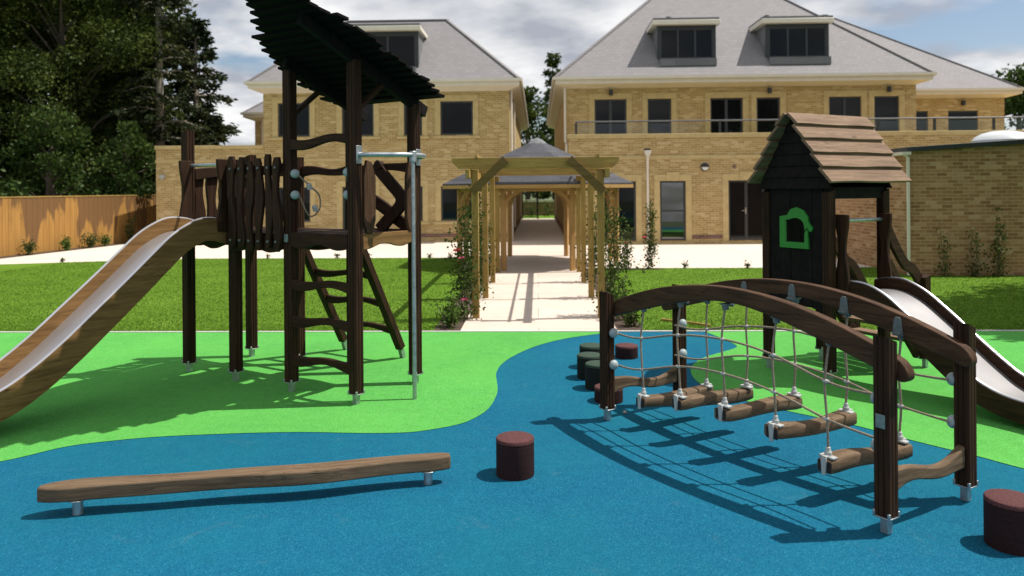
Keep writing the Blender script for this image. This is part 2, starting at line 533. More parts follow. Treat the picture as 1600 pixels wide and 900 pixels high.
class MB:
    def __init__(self):
        self.v, self.f = [], []

    def add(self, verts, faces):
        o = len(self.v)
        self.v += [tuple(map(float, q)) for q in verts]
        self.f += [tuple(i + o for i in q) for q in faces]
        return self

    def box(self, c, s, rot=None):
        x, y, z = (q / 2 for q in s)
        p = [(-x, -y, -z), (x, -y, -z), (x, y, -z), (-x, y, -z), (-x, -y, z), (x, -y, z), (x, y, z), (-x, y, z)]
        if rot is not None:
            p = [rot @ np.array(q) for q in p]
        p = [np.array(q) + np.array(c) for q in p]
        return self.add(p, [(0, 3, 2, 1), (4, 5, 6, 7), (0, 1, 5, 4), (1, 2, 6, 5), (2, 3, 7, 6), (3, 0, 4, 7)])

    def span(self, a, b):
        a, b = np.minimum(a, b), np.maximum(a, b)
        return self.box((a + b) / 2, b - a)

    def bar(self, p, q, w, h, up=(0, 0, 1)):
        """box from p to q, w across, h along up"""
        p, q = np.array(p, float), np.array(q, float)
        d = q - p
        L = np.linalg.norm(d)
        d /= L
        s = np.cross(d, np.array(up, float))
        s /= np.linalg.norm(s)
        u = np.cross(s, d)
        rot = np.stack([d, s, u], 1)
        return self.box((p + q) / 2, (L, w, h), rot)

    def prism(self, poly, o, ax, ay, depth):
        """polygon in the plane (ax, ay) at o, extruded by the vector depth (both ways from the middle)"""
        o, ax, ay, dv = (np.array(q, float) for q in (o, ax, ay, depth))
        n = len(poly)
        a = [o + ax * q[0] + ay * q[1] - dv / 2 for q in poly]
        b = [o + ax * q[0] + ay * q[1] + dv / 2 for q in poly]
        flip = np.dot(np.cross(ax, ay), dv) < 0
        area = sum(poly[i][0] * poly[(i + 1) % n][1] - poly[(i + 1) % n][0] * poly[i][1] for i in range(n))
        if area < 0:
            flip = not flip
        fs = [tuple(range(n - 1, -1, -1)), tuple(range(n, 2 * n))] + [(i, (i + 1) % n, n + (i + 1) % n, n + i) for i in range(n)]
        if flip:
            fs = [tuple(reversed(q)) for q in fs]
        return self.add(a + b, fs)

    def strip(self, path, hw, o, ax, ay, depth):
        """ribbon board along a 2D path: half widths hw, in quads (good for bent boards)"""
        path = np.array(path, float)
        tg = np.gradient(path, axis=0)
        tg /= np.linalg.norm(tg, axis=1)[:, None]
        nm = np.stack([-tg[:, 1], tg[:, 0]], 1)
        hw = np.broadcast_to(np.array(hw, float), (len(path),))
        A, B = path + nm * hw[:, None], path - nm * hw[:, None]
        return self.rib(A, B, o, ax, ay, depth)

    def rib(self, A, B, o, ax, ay, depth):
        """board between two 2D edge lines A and B"""
        o, ax, ay, dv = (np.array(q, float) for q in (o, ax, ay, depth))
        n = len(A)
        P = lambda q, s: o + ax * q[0] + ay * q[1] + dv * s
        vs_ = [P(q, -.5) for q in A] + [P(q, -.5) for q in B] + [P(q, .5) for q in A] + [P(q, .5) for q in B]
        fs = []
        for i in range(n - 1):
            fs += [(i, i + 1, n + i + 1, n + i), (2 * n + i, 3 * n + i, 3 * n + i + 1, 2 * n + i + 1),
                   (i, 2 * n + i, 2 * n + i + 1, i + 1), (n + i, n + i + 1, 3 * n + i + 1, 3 * n + i)]
        fs += [(0, n, 3 * n, 2 * n), (n - 1, 3 * n - 1, 4 * n - 1, 2 * n - 1)]
        return self.add(vs_, fs)

    def tube(self, pts, r, n=8, caps=True):
        pts = np.array(pts, float)
        rr = np.broadcast_to(np.array(r, float), (len(pts),))
        tg = np.gradient(pts, axis=0)
        tg /= np.linalg.norm(tg, axis=1)[:, None] + 1e-12
        u = np.cross(tg[0], (0, 0, 1.0))
        if np.linalg.norm(u) < 1e-3:
            u = np.array((1.0, 0, 0))
        u /= np.linalg.norm(u)
        vv = []
        for i in range(len(pts)):
            u = u - tg[i] * np.dot(u, tg[i])
            u /= np.linalg.norm(u)
            w = np.cross(tg[i], u)
            for k in range(n):
                a = 2 * math.pi * k / n
                vv.append(pts[i] + rr[i] * (math.cos(a) * u + math.sin(a) * w))
        fs = []
        for i in range(len(pts) - 1):
            for k in range(n):
                a, b = i * n + k, i * n + (k + 1) % n
                fs.append((a, b, b + n, a + n))
        if caps:
            fs.append(tuple(range(n - 1, -1, -1)))
            fs.append(tuple((len(pts) - 1) * n + k for k in range(n)))
        return self.add(vv, fs)

    def lathe(self, prof, c, n=32, axis=(0, 0, 1)):
        """prof: list of (radius, height)"""
        q = Vector((0, 0, 1)).rotation_difference(Vector(axis))
        vv, fs = [], []
        for r, z in prof:
            for k in range(n):
                a = 2 * math.pi * k / n
                vv.append(np.array(q @ Vector((r * math.cos(a), r * math.sin(a), z))) + np.array(c, float))
        m_ = len(prof)
        for i in range(m_ - 1):
            for k in range(n):
                a, b = i * n + k, i * n + (k + 1) % n
                fs.append((a, b, b + n, a + n))
        fs.append(tuple(range(n - 1, -1, -1)))
        fs.append(tuple((m_ - 1) * n + k for k in range(n)))
        return self.add(vv, fs)

    def ball(self, c, r, n=14, squash=1.0, axis=(0, 0, 1)):
        prof = [(max(1e-4, r * math.sin(math.pi * i / n)), -r * squash * math.cos(math.pi * i / n)) for i in range(n + 1)]
        return self.lathe(prof, c, 16, axis)

    def poly(self, pts, z=None):
        vv = [(q[0], q[1], z if z is not None else q[2]) for q in pts]
        return self.add(vv, [tuple(range(len(vv)))])

    def build(self, name, mat, parent=None, bevel=0.0, smooth=True, segs=2, **props):
        me = bpy.data.meshes.new(name)
        me.from_pydata(self.v, [], self.f)
        me.validate()
        if smooth:
            me.polygons.foreach_set("use_smooth", [True] * len(me.polygons))
            me.set_sharp_from_angle(angle=R(35))
        me.materials.append(MATS[mat])
        o = bpy.data.objects.new(name, me)
        col.objects.link(o)
        if parent is not None:
            o.parent = parent
        if bevel:
            b = o.modifiers.new("bevel", 'BEVEL')
            b.width = bevel
            b.segments = segs
            b.limit_method = 'ANGLE'
            b.angle_limit = R(40)
            b.harden_normals = False
        for k, q in props.items():
            o[k] = q
        return o


def thing(name, loc, rz, label, cat, group=None):
    o = bpy.data.objects.new(name, None)
    o.empty_display_size = 0.2
    col.objects.link(o)
    o.location = loc
    o.rotation_euler = (0, 0, rz)
    o["label"], o["category"] = label, cat
    if group:
        o["group"] = group
    return o


def tag(o, label, cat, group=None):
    o["label"], o["category"] = label, cat
    if group:
        o["group"] = group
    return o


def copy_tree(o, parent=None):
    kids = list(o.children)
    c = o.copy()
    col.objects.link(c)
    if parent is not None:
        c.parent = parent
    for k in kids:
        copy_tree(k, c)
    return c


def struct(mb, name, mat, **k):
    o = mb.build(name, mat, smooth=False, **k)
    o["kind"] = "structure"
    return o


def fast_mesh(name, verts, k, mat, parent=None):
    """verts (n*k,3): n separate polygons of k corners"""
    n = len(verts) // k
    me = bpy.data.meshes.new(name)
    me.vertices.add(n * k)
    me.vertices.foreach_set("co", np.asarray(verts, np.float32).ravel())
    me.loops.add(n * k)
    me.loops.foreach_set("vertex_index", np.arange(n * k, dtype=np.int32))
    me.polygons.add(n)
    me.polygons.foreach_set("loop_start", np.arange(0, n * k, k, dtype=np.int32))
    me.update(calc_edges=True)
    me.materials.append(MATS[mat])
    o = bpy.data.objects.new(name, me)
    col.objects.link(o)
    if parent is not None:
        o.parent = parent
    return o


def leaf_quads(c, size, aspect=1.7, dirs=None, spread=1.0):
    """rhombic leaves at points c, random turn or grown along dirs"""
    c = np.asarray(c, float)
    n = len(c)
    a = rng.normal(size=(n, 3)) * spread
    if dirs is not None:
        a = a * 0.45 + dirs
    a /= np.linalg.norm(a, axis=1)[:, None] + 1e-9
    b = rng.normal(size=(n, 3))
    b = np.cross(a, b)
    b /= np.linalg.norm(b, axis=1)[:, None] + 1e-9
    s = (np.asarray(size) * rng.uniform(0.6, 1.35, n))[:, None]
    q = np.stack([c, c + a * s * .5 + b * s / aspect * .5, c + a * s, c + a * s * .5 - b * s / aspect * .5], 1)
    return q.reshape(-1, 3)


def sm(pts, k=6):
    """Catmull-Rom through points"""
    P = np.array(pts, float)
    P = np.vstack([2 * P[0] - P[1], P, 2 * P[-1] - P[-2]])
    out = []
    for i in range(1, len(P) - 2):
        for j in range(k):
            t_ = j / k
            a, b, c, d = P[i - 1], P[i], P[i + 1], P[i + 2]
            out.append(.5 * ((2 * b) + (c - a) * t_ + (2 * a - 5 * b + 4 * c - d) * t_ ** 2 + (3 * b - a - 3 * c + d) * t_ ** 3))
    out.append(P[-2])
    return np.array(out)


# ------------------------------------------------------------------ ground
struct(MB().poly([(-300, -60), (300, -60), (300, 500), (-300, 500)], -0.05), "ground", "far_ground")
struct(MB().poly([(-14, -8), (14, -8), (14, 10.05), (-14, 10.05)], 0.0), "blue_rubber_surface", "blue_rubber")
gl_curve = sm([(-7.0, 3.9), (-5.2, 4.45), (-4.3, 4.93), (-3.81, 5.23), (-3.54, 5.54), (-3.26, 5.68), (-2.94, 5.78), (-2.56, 5.84), (-2.22, 5.88), (-1.82, 5.9), (-1.41, 5.88),
               (-1.11, 5.89), (-0.92, 5.94), (-0.64, 6.12), (-0.49, 6.38), (-0.42, 6.66), (-0.39, 7.1), (-0.42, 7.51), (-0.44, 7.82), (-0.4, 8.22), (-0.28, 8.63),
               (-0.05, 9.12), (0.23, 9.5), (0.52, 9.75), (0.82, 9.94)], 6)
gp = [tuple(q) for q in gl_curve] + [(1.0, 10.05), (-14, 10.05), (-14, 3.2)]
struct(MB().poly(gp, 0.004), "green_rubber_surface", "green_rubber")
gr_curve = sm([(2.2, 10.0), (2.31, 9.57), (2.36, 9.26), (2.34, 9.07), (2.13, 8.83), (1.84, 8.53), (1.65, 8.19), (1.58, 7.96), (1.54, 7.64), (1.57, 7.3), (1.68, 7.0), (1.81, 6.82),
               (2.1, 6.49), (2.48, 6.13), (2.79, 5.73), (3.07, 5.41), (3.24, 5.18), (3.9, 4.4), (5.4, 3.3), (8, 2.4)], 6)
gp = [tuple(q) for q in gr_curve] + [(14, 2.2), (14, 10.05), (2.2, 10.05)]
struct(MB().poly(gp, 0.0045), "green_rubber_island", "green_rubber")
struct(MB().span((-16, 10.05, -0.1), (14, 10.11, 0.012)), "kerb", "kerb_concrete")
LAWN_L = [(-17.5, 10.11), (-1.42, 10.11), (-1.42, 17.3), (-1.05, 17.5), (-1.05, 18.2), (-1.9, 18.2), (-1.9, 21.05), (-9.8, 21.15), (-14.3, 19.75), (-17.5, 18.7)]
LAWN_R = [(1.40, 10.11), (14, 10.11), (14, 16.3), (7.85, 16.3), (7.85, 18.06), (1.40, 18.06)]
struct(MB().poly(LAWN_L, 0.0), "lawn", "lawn_base")
struct(MB().poly(LAWN_R, 0.0), "lawn_beside_playhouse", "lawn_base")
struct(MB().poly([(-1.42, 10.11), (-1.05, 10.11), (-1.05, 17.5), (-1.42, 17.3)], 0.004), "soil_bed", "soil")
struct(MB().poly([(1.05, 10.11), (1.40, 10.11), (1.40, 17.6), (2.9, 17.75), (2.9, 18.06), (1.05, 18.06)], 0.004), "planting_soil", "soil")
struct(MB().poly([(-1.05, 10.11), (1.05, 10.11), (1.05, 48.5), (-1.05, 48.5)], 0.006), "path", "path_slabs")
pat = MB().poly([(-17.5, 18.7), (-14.3, 19.75), (-9.8, 21.15), (-1.9, 21.05), (-1.9, 18.2), (-1.05, 18.2), (-1.05, 27.5), (-14.0, 27.5), (-14.0, 31), (-17.5, 31)], 0.0)
pat.poly([(1.05, 18.06), (7.85, 18.06), (7.85, 21.5), (24, 21.5), (24, 26), (1.05, 26)], 0.0)
struct(pat, "patio", "patio_slabs")
struct(MB().poly([(-16.3, 18.0), (-15.75, 18.2), (-14.75, 30.4), (-15.2, 30.5)], 0.006), "fence_border", "soil")
struct(MB().poly([(-12, 48.6), (14, 48.6), (14, 56), (-12, 56)], 0.0), "far_lawn", "lawn_base")


def inside(P, poly):
    x, y = P[:, 0], P[:, 1]
    r = np.zeros(len(P), bool)
    j = len(poly) - 1
    for i in range(len(poly)):
        xi, yi = poly[i]
        xj, yj = poly[j]
        c = ((yi > y) != (yj > y)) & (x < (xj - xi) * (y - yi) / (yj - yi + 1e-12) + xi)
        r ^= c
        j = i
    return r


def blades(name, poly, n, h, xr, yr):
    P = np.stack([rng.uniform(*xr, n), yr[0] + (yr[1] - yr[0]) * rng.random(n) ** 1.5], 1)
    P = P[inside(P, poly)]
    n = len(P)
    a = rng.uniform(0, 2 * math.pi, n)
    w = rng.uniform(.004, .009, n)
    hh = h * rng.uniform(.5, 1.3, n)
    lean = rng.normal(scale=.02, size=(n, 2))
    b = np.zeros((n, 3, 3))
    b[:, 0, 0], b[:, 0, 1] = P[:, 0] + np.cos(a) * w, P[:, 1] + np.sin(a) * w
    b[:, 1, 0], b[:, 1, 1] = P[:, 0] - np.cos(a) * w, P[:, 1] - np.sin(a) * w
    b[:, 2, :2] = P + lean
    b[:, 2, 2] = hh
    o = fast_mesh(name, b.reshape(-1, 3), 3, "grass_blade")
    o["kind"] = "stuff"


blades("grass", LAWN_L, 110000, 0.020, (-13, -1.42), (10.11, 21.2))
blades("grass_beside_playhouse", LAWN_R, 70000, 0.020, (1.4, 11), (10.11, 18.06))


# ------------------------------------------------------------------ buildings
def wall(mb, o, u, n, u0, u1, z0, z1, holes, depth=0.12):
    """flat wall with rectangular openings and reveals: o origin, u along, n outward normal"""
    o, u, n = (np.array(q, float) for q in (o, u, n))
    us = sorted({u0, u1, *[h[0] for h in holes], *[h[1] for h in holes]})
    zs = sorted({z0, z1, *[h[2] for h in holes], *[h[3] for h in holes]})
    P = lambda a, z, d=0: o + u * a + np.array((0, 0, z)) - n * d
    flip = np.dot(np.cross(u, (0, 0, 1)), n) < 0
    F = lambda q: mb.add(q, [(0, 1, 2, 3) if not flip else (3, 2, 1, 0)])
    for i in range(len(us) - 1):
        for j in range(len(zs) - 1):
            a, b, c, d = us[i], us[i + 1], zs[j], zs[j + 1]
            if any(h[0] <= a and b <= h[1] and h[2] <= c and d <= h[3] for h in holes):
                continue
            F([P(a, c), P(b, c), P(b, d), P(a, d)])
    for a, b, c, d in holes:
        F([P(a, c), P(a, d), P(a, d, depth), P(a, c, depth)])
        F([P(b, c, depth), P(b, d, depth), P(b, d), P(b, c)])
        F([P(a, d), P(b, d), P(b, d, depth), P(a, d, depth)])
        F([P(a, c, depth), P(b, c, depth), P(b, c), P(a, c)])


def opening(par, x0, x1, z0, z1, Y, kind="window", mull=1, sur=True, key=False, transom=None, handle=None, tilt=0.0):
    """frame, pane, stone surround in a facade facing -Y"""
    fw = 0.06
    yf = Y + 0.085
    fr = MB()
    fr.span((x0, yf - .03, z0), (x0 + fw, yf + .03, z1)).span((x1 - fw, yf - .03, z0), (x1, yf + .03, z1))
    fr.span((x0 + fw, yf - .03, z1 - fw), (x1 - fw, yf + .03, z1)).span((x0 + fw, yf - .03, z0), (x1 - fw, yf + .03, z0 + fw * (1.6 if kind == "door" else 1)))
    for i in range(1, mull):
        xm = x0 + (x1 - x0) * i / mull
        fr.span((xm - .05, yf - .032, z0 + fw), (xm + .05, yf + .028, z1 - fw))
    if transom:
        fr.span((x0 + fw, yf - .031, transom - .035), (x1 - fw, yf + .027, transom + .035))
    f = fr.build(kind, "dark_frame", par, smooth=False)
    h_, a_ = z1 - z0 - .04, math.radians(tilt)
    MB().box(((x0 + x1) / 2, yf, (z0 + z1) / 2), (x1 - x0 - .04, .012, h_), np.array(Matrix.Rotation(-a_, 3, 'X'))).build("pane", "mirror_pane" if tilt else "glass_pane", f, smooth=False)
    if sur:
        s = MB()
        w = 0.2
        s.span((x0 - w, Y - .025, z0 - .04), (x0 - .002, Y + .05, z1)).span((x1 + .002, Y - .025, z0 - .04), (x1 + w, Y + .05, z1))
        s.span((x0 - w, Y - .026, z1 + .002), (x1 + w, Y + .05, z1 + .22))
        if key:
            xm = (x0 + x1) / 2
            s.span((xm - .22, Y - .045, z1 + .01), (xm + .22, Y + .05, z1 + .30))
        s.span((x0 - w - .06, Y - .07, z0 - .13), (x1 + w + .06, Y + .06, z0 - .042))
        s.build("stone_surround", "stone_trim", f, bevel=.008)
    if handle:
        h = MB().span((handle - .015, yf - .06, 1.0), (handle + .015, yf - .03, 1.22)).span((handle - .13, yf - .085, 1.10), (handle + .01, yf - .062, 1.125))
        h.build("handle", "stainless", f, smooth=False)
    return f


def hip(par, x0, x1, y0, y1, z, k, d, mat="roof_slate"):
    mb = MB()
    zt = z + k * d
    a = [(x0, y0, z), (x1, y0, z), (x1, y1, z), (x0, y1, z)]
    b = [(x0 + d, y0 + d, zt), (x1 - d, y0 + d, zt), (x1 - d, y1 - d, zt), (x0 + d, y1 - d, zt)]
    mb.add(a + b, [(0, 1, 5, 4), (1, 2, 6, 5), (2, 3, 7, 6), (3, 0, 4, 7), (4, 5, 6, 7), (3, 2, 1, 0)])
    rf = mb.build("roof", mat, par, smooth=False)
    rd = MB()
    for i in range(4):
        rd.bar(a[i], b[i], .16, .05)
        rd.bar(b[i], b[(i + 1) % 4], .16, .05)
    rd.build("ridge_tiles", mat, rf, smooth=False)
    return rf


def eaves(par, x0, x1, y0, y1, z0, z1, over, wall_z):
    """boxed fascia, gutter and sloping soffit running round the top of a wall; x/y are eave edges"""
    mb = MB()
    r = [(x0, y0), (x1, y0), (x1, y1), (x0, y1)]
    ins = [(x0 + over, y0 + over), (x1 - over, y0 + over), (x1 - over, y1 - over), (x0 + over, y1 - over)]
    v = [(*q, z1) for q in r] + [(*q, z0 + .05) for q in r] + [(*q, wall_z) for q in ins]
    f = []
    for i in range(4):
        j = (i + 1) % 4
        f += [(i, 4 + i, 4 + j, j), (4 + i, 8 + i, 8 + j, 4 + j)]
    mb.add(v, f)
    g = .06
    for i in range(4):
        a, b = np.array(r[i]), np.array(r[(i + 1) % 4])
        dn = (b - a) / np.linalg.norm(b - a)
        nn = np.array((dn[1], -dn[0]))
        a2, b2 = a + nn * g - dn * g, b + nn * g + dn * g
        mb.bar((*a2, z1 - .05), (*b2, z1 - .05), .1, .1)
    return mb.build("eaves_fascia", "white_upvc", par, smooth=False)


# ---- left building
LB = thing("brick_building", (0, 0, 0), 0, "yellow brick house with hipped grey slate roof behind the climbing tower, left of the passage", "building")
YL = 27.4
wl = MB()
up = [(-9.46, -8.29, 3.88, 5.10), (-7.10, -5.94, 3.88, 5.10), (-4.83, -4.17, 3.88, 5.10), (-3.50, -2.32, 3.88, 5.10)]
lo = [(-9.46, -8.29, 0.77, 2.02), (-7.10, -5.94, 0.30, 2.02), (-4.83, -4.17, 0.77, 2.02), (-3.50, -2.32, 0.77, 2.02)]
wall(wl, (0, YL, 0), (1, 0, 0), (0, -1, 0), -10.0, -1.0, 0, 5.5, up + lo)
wall(wl, (-1.0, 0, 0), (0, 1, 0), (1, 0, 0), YL, 47, 0, 5.5, [])
wall(wl, (-10.0, 0, 0), (0, 1, 0), (-1, 0, 0), YL, 47, 0, 5.5, [])
wall(wl, (0, 47, 0), (1, 0, 0), (0, 1, 0), -10, -1.0, 0, 5.5, [])
wl.build("wall", "yellow_brick", LB, smooth=False)
for q in up:
    opening(LB, *q, YL)
for q in lo:
    opening(LB, *q, YL, "door" if q[2] < .5 else "window", mull=2 if q[2] < .5 else 1)
pl = MB()
segs = [(-14.0, -7.32), (-5.72, -1.0)]
for a, b in segs:
    pl.span((a, YL - .012, .18), (b, YL + .03, .31))
pl.span((-1.03, YL + .03, .18), (-.985, 47, .31))
pl.build("plinth_band", "plinth_brick", LB, smooth=False)
eaves(LB, -10.42, -.62, 26.98, 47.4, 5.55, 5.84, .42, 5.45)
hip(LB, -10.42, -.62, 26.98, 47.4, 5.845, .95, 2.9)
# flat roofed wing on the left
wg = MB()
wall(wg, (0, YL, 0), (1, 0, 0), (0, -1, 0), -14.0, -10.0, 0, 3.45, [])
wall(wg, (-14.0, 0, 0), (0, 1, 0), (-1, 0, 0), YL, 38, 0, 3.45, [])
wg.add([(-14, YL, 3.2), (-10, YL, 3.2), (-10, 38, 3.2), (-14, 38, 3.2)], [(0, 1, 2, 3)])
wgo = wg.build("side_wing", "yellow_brick", LB, smooth=False)
MB().span((-14.04, YL - .04, 3.45), (-10.002, YL + .3, 3.58)).span((-14.04, YL + .302, 3.45), (-13.7, 38, 3.58)).build("coping", "stone_trim", wgo, bevel=.01)
MB().span((-14.02, YL - .02, 2.96), (-10.0, YL + .02, 3.06)).build("string_course", "stone_trim", wgo, smooth=False)
MB().span((-9.998, YL - .02, 2.96), (-.98, YL + .02, 3.06)).build("string_course", "stone_trim", LB, smooth=False)
# rear wing with its own small hipped roof
rw = MB()
wall(rw, (0, 38, 0), (1, 0, 0), (0, -1, 0), -14.3, -10.0, 3.0, 5.5, [])
wall(rw, (-14.3, 0, 0), (0, 1, 0), (-1, 0, 0), 38, 46, 0, 5.5, [])
rwo = rw.build("rear_wing", "yellow_brick", LB, smooth=False)
eaves(rwo, -14.75, -9.6, 37.58, 46.5, 5.55, 5.84, .42, 5.45)
hip(rwo, -14.75, -9.6, 37.58, 46.5, 5.845, .8, 2.2)
MB().tube([(-13.9, 37.94, 3.0), (-13.9, 37.94, 5.5)], .05).build("downpipe", "white_upvc", rwo)
MB().tube([(-.93, 27.6, 0.0), (-.93, 27.6, 5.5)], .045).tube([(-.93, 31, .35), (-.93, 31, 5.5)], .045).build("downpipe", "white_upvc", LB)


def dormer(par, x0, x1, Yf, z0, z1, Yb, mull):
    d = MB()
    d.span((x0, Yf, z0), (x0 + .12, Yf + .1, z1)).span((x1 - .12, Yf, z0), (x1, Yf + .1, z1))
    d.span((x0 + .12, Yf, z1 - .1), (x1 - .12, Yf + .1, z1 - .002))
    do = d.build("dormer", "dark_fascia", par, smooth=False)
    for a, b in ((x0, x0 + .12), (x1 - .12, x1)):
        MB().span((a, Yf + .102, z0 - .1), (b, Yb, z1 - .003)).build("cheek", "lead_sheet", do, smooth=False)
    MB().span((x0 - .20, Yf - .22, z1), (x1 + .12, Yb, z1 + .17)).build("flat_roof", "white_upvc", do, bevel=.015)
    MB().span((x0 - .17, Yf - .19, z1 + .172), (x1 + .09, Yb + .2, z1 + .25)).build("lead_cover", "lead_sheet", do, smooth=False)
    MB().span((x0 + .05, Yf - .35, z0 - .30), (x1 - .05, Yf + .02, z0 - .03)).build("apron_flashing", "lead_sheet", do, smooth=False)
    f = MB()
    a, b = x0 + .12, x1 - .12
    for i in range(mull + 1):
        xm = a + (b - a) * i / mull
        f.span((xm - .035, Yf + .02, z0), (xm + .035, Yf + .08, z1 - .1))
    f.span((a, Yf + .022, z0), (b, Yf + .078, z0 + .07)).span((a, Yf + .022, z1 - .17), (b, Yf + .078, z1 - .1))
    f.build("window_frame", "dark_frame", do, smooth=False)
    MB().span((a, Yf + .045, z0), (b, Yf + .055, z1 - .1)).build("pane", "glass_pane", do, smooth=False)


dormer(LB, -6.55, -4.3, 27.5, 6.35, 7.68, 30.2, 2)

# ---- right building
RB = thing("brick_building", (0, 0, 0), 0, "large yellow brick house with balcony, two dormers and grey slate roof, right of the passage", "building")
YR = 25.75
lo = [(2.10, 3.32, .12, 2.13), (4.13, 4.99, .12, 2.13), (6.42, 7.62, .12, 2.13), (10.25, 11.43, .12, 2.13), (13.0, 14.2, .12, 2.13)]
wr = MB()
wall(wr, (0, YR, 0), (1, 0, 0), (0, -1, 0), 1.06, 24, 0, 3.58, lo)
wall(wr, (1.06, 0, 0), (0, 1, 0), (-1, 0, 0), YR, 47, 0, 3.58, [])
wr.add([(1.06, YR, 3.5), (24, YR, 3.5), (24, 47, 3.5), (1.06, 47, 3.5)], [(0, 1, 2, 3)])
wr.span((1.06, YR + .001, 3.4), (24, YR + .28, 3.579))
wr.build("ground_floor_wall", "yellow_brick", RB, smooth=False)
for i, q in enumerate(lo):
    dbl = i in (0, 2, 3, 4)
    opening(RB, *q, YR, "door" if dbl else "window", mull=2 if dbl else 1, key=True, transom=None if dbl else 1.12,
            handle=(q[0] + q[1]) / 2 - .02 if dbl else None, tilt=1.0 if i == 1 else 0.0)
MB().span((1.02, YR - .04, 3.582), (24, YR + .32, 3.73)).build("coping", "stone_trim", RB, bevel=.012)
MB().span((1.04, YR - .03, 2.87), (24, YR + .02, 2.99)).build("string_course", "stone_trim", RB, bevel=.006)
pl = MB()
xs = [1.06] + [q for h in lo for q in (h[0] - .21, h[1] + .21)] + [24]
for a, b in zip(xs[::2], xs[1::2]):
    pl.span((a, YR - .012, .18), (b, YR + .03, .31))
pl.span((1.03, YR + .03, .18), (1.09, 47, .31))
pl.build("plinth_band", "plinth_brick", RB, smooth=False)
YU = 28.1
up = [(2.13, 3.30, 3.60, 5.18), (4.08, 4.94, 3.60, 5.18), (6.37, 7.55, 3.60, 5.18), (8.05, 8.90, 3.60, 5.18), (10.67, 11.83, 3.60, 5.18), (12.3, 13.19, 3.60, 5.18)]
wu = MB()
wall(wu, (0, YU, 0), (1, 0, 0), (0, -1, 0), 1.08, 13.8, 3.5, 5.62, up)
wall(wu, (1.08, 0, 0), (0, 1, 0), (-1, 0, 0), YU, 47, 3.5, 5.62, [])
wall(wu, (13.8, 0, 0), (0, 1, 0), (1, 0, 0), YU, 47, 3.5, 5.62, [])
wu.build("upper_wall", "yellow_brick", RB, smooth=False)
for i, q in enumerate(up):
    dbl = i in (0, 2, 4)
    opening(RB, *q, YU, "door" if dbl else "window", mull=2 if dbl else 1)
eaves(RB, .68, 14.2, 27.66, 47.4, 5.66, 5.96, .42, 5.58)
hip(RB, .68, 14.2, 27.66, 47.4, 5.965, .93, 5.6)
dormer(RB, 4.50, 6.66, 28.4, 6.68, 7.93, 31.2, 3)
dormer(RB, 8.50, 10.80, 28.4, 6.68, 7.93, 31.2, 3)
for xx in (5.3, 9.2):
    MB().tube([(xx, 30.6, 8.0), (xx, 30.6, 8.75)], .1).build("vent_pipe", "lead_sheet", RB)
# rear right wing
YW = 31.5
ww = MB()
upw = [(15.45, 15.95, 3.6, 4.95), (16.75, 17.95, 3.6, 4.95)]
wall(ww, (0, YW, 0), (1, 0, 0), (0, -1, 0), 13.8, 19.0, 3.5, 5.62, upw)
wall(ww, (19.0, 0, 0), (0, 1, 0), (1, 0, 0), YW, 46, 3.5, 5.62, [])
wwo = ww.build("rear_wing", "yellow_brick", RB, smooth=False)
for q in upw:
    opening(wwo, *q, YW, sur=False)
eaves(wwo, 8.0, 19.45, 31.05, 47, 5.52, 5.80, .42, 5.45)
hip(wwo, 8.0, 19.45, 31.05, 47, 5.805, .76, 5.6)
MB().add([(14.1, 33.1, 7.2), (15.0, 33.1, 7.2), (15.0, 34.0, 7.95), (14.1, 34.0, 7.95), (14.1, 33.1, 7.75), (15.0, 33.1, 7.75)],
         [(0, 1, 5, 4), (4, 5, 2, 3), (0, 4, 3), (1, 2, 5)]).build("roof_vent", "dark_fascia", wwo, smooth=False)
MB().tube([(3.71, YR - .07, .05), (3.71, YR - .07, 2.84), (3.71, YR - .09, 2.9), (3.71, YR - .09, 3.0)], .042, 12).build("downpipe", "white_upvc", RB)
hb = MB().prism([(-.05, 0), (.05, 0), (.11, .12), (.11, .2), (-.11, .2), (-.11, .12)], (3.71, YR - .11, 2.96), (1, 0, 0), (0, 0, 1), (0, .14, 0))
hb.build("hopper", "white_upvc", RB, bevel=.006)
MB().span((3.60, YR - .005, 3.17), (3.82, YR + .01, 3.23)).build("overflow_slot", "dark_fascia", RB, smooth=False)
MB().tube([(1.0, 25.9, 0.05), (1.0, 25.9, 3.45)], .04).tube([(1.03, 27.95, 3.6), (1.03, 27.95, 5.6)], .04).build("downpipe", "white_upvc", RB)
MB().span((6.56, YR - .012, 2.53), (6.68, YR + .01, 2.66)).build("air_vent", "plinth_brick", RB, smooth=False)
# balcony railing
rail = MB().tube([(1.33, YR + .2, 4.17), (23, YR + .2, 4.17)], .028, 10).build("balcony_rail", "rail_grey", RB)
for xx in (1.33, 3.8, 6.2, 8.1, 10.3, 11.5, 13.35, 15.3, 17.5, 19.5, 22.0):
    MB().span((xx - .035, YR + .17, 3.731), (xx + .035, YR + .23, 4.15)).build("post", "dark_frame", rail, smooth=False)
MB().span((1.33, YR + .195, 3.76), (23, YR + .205, 4.10)).build("glass_panel", "balustrade_glass", rail, smooth=False)

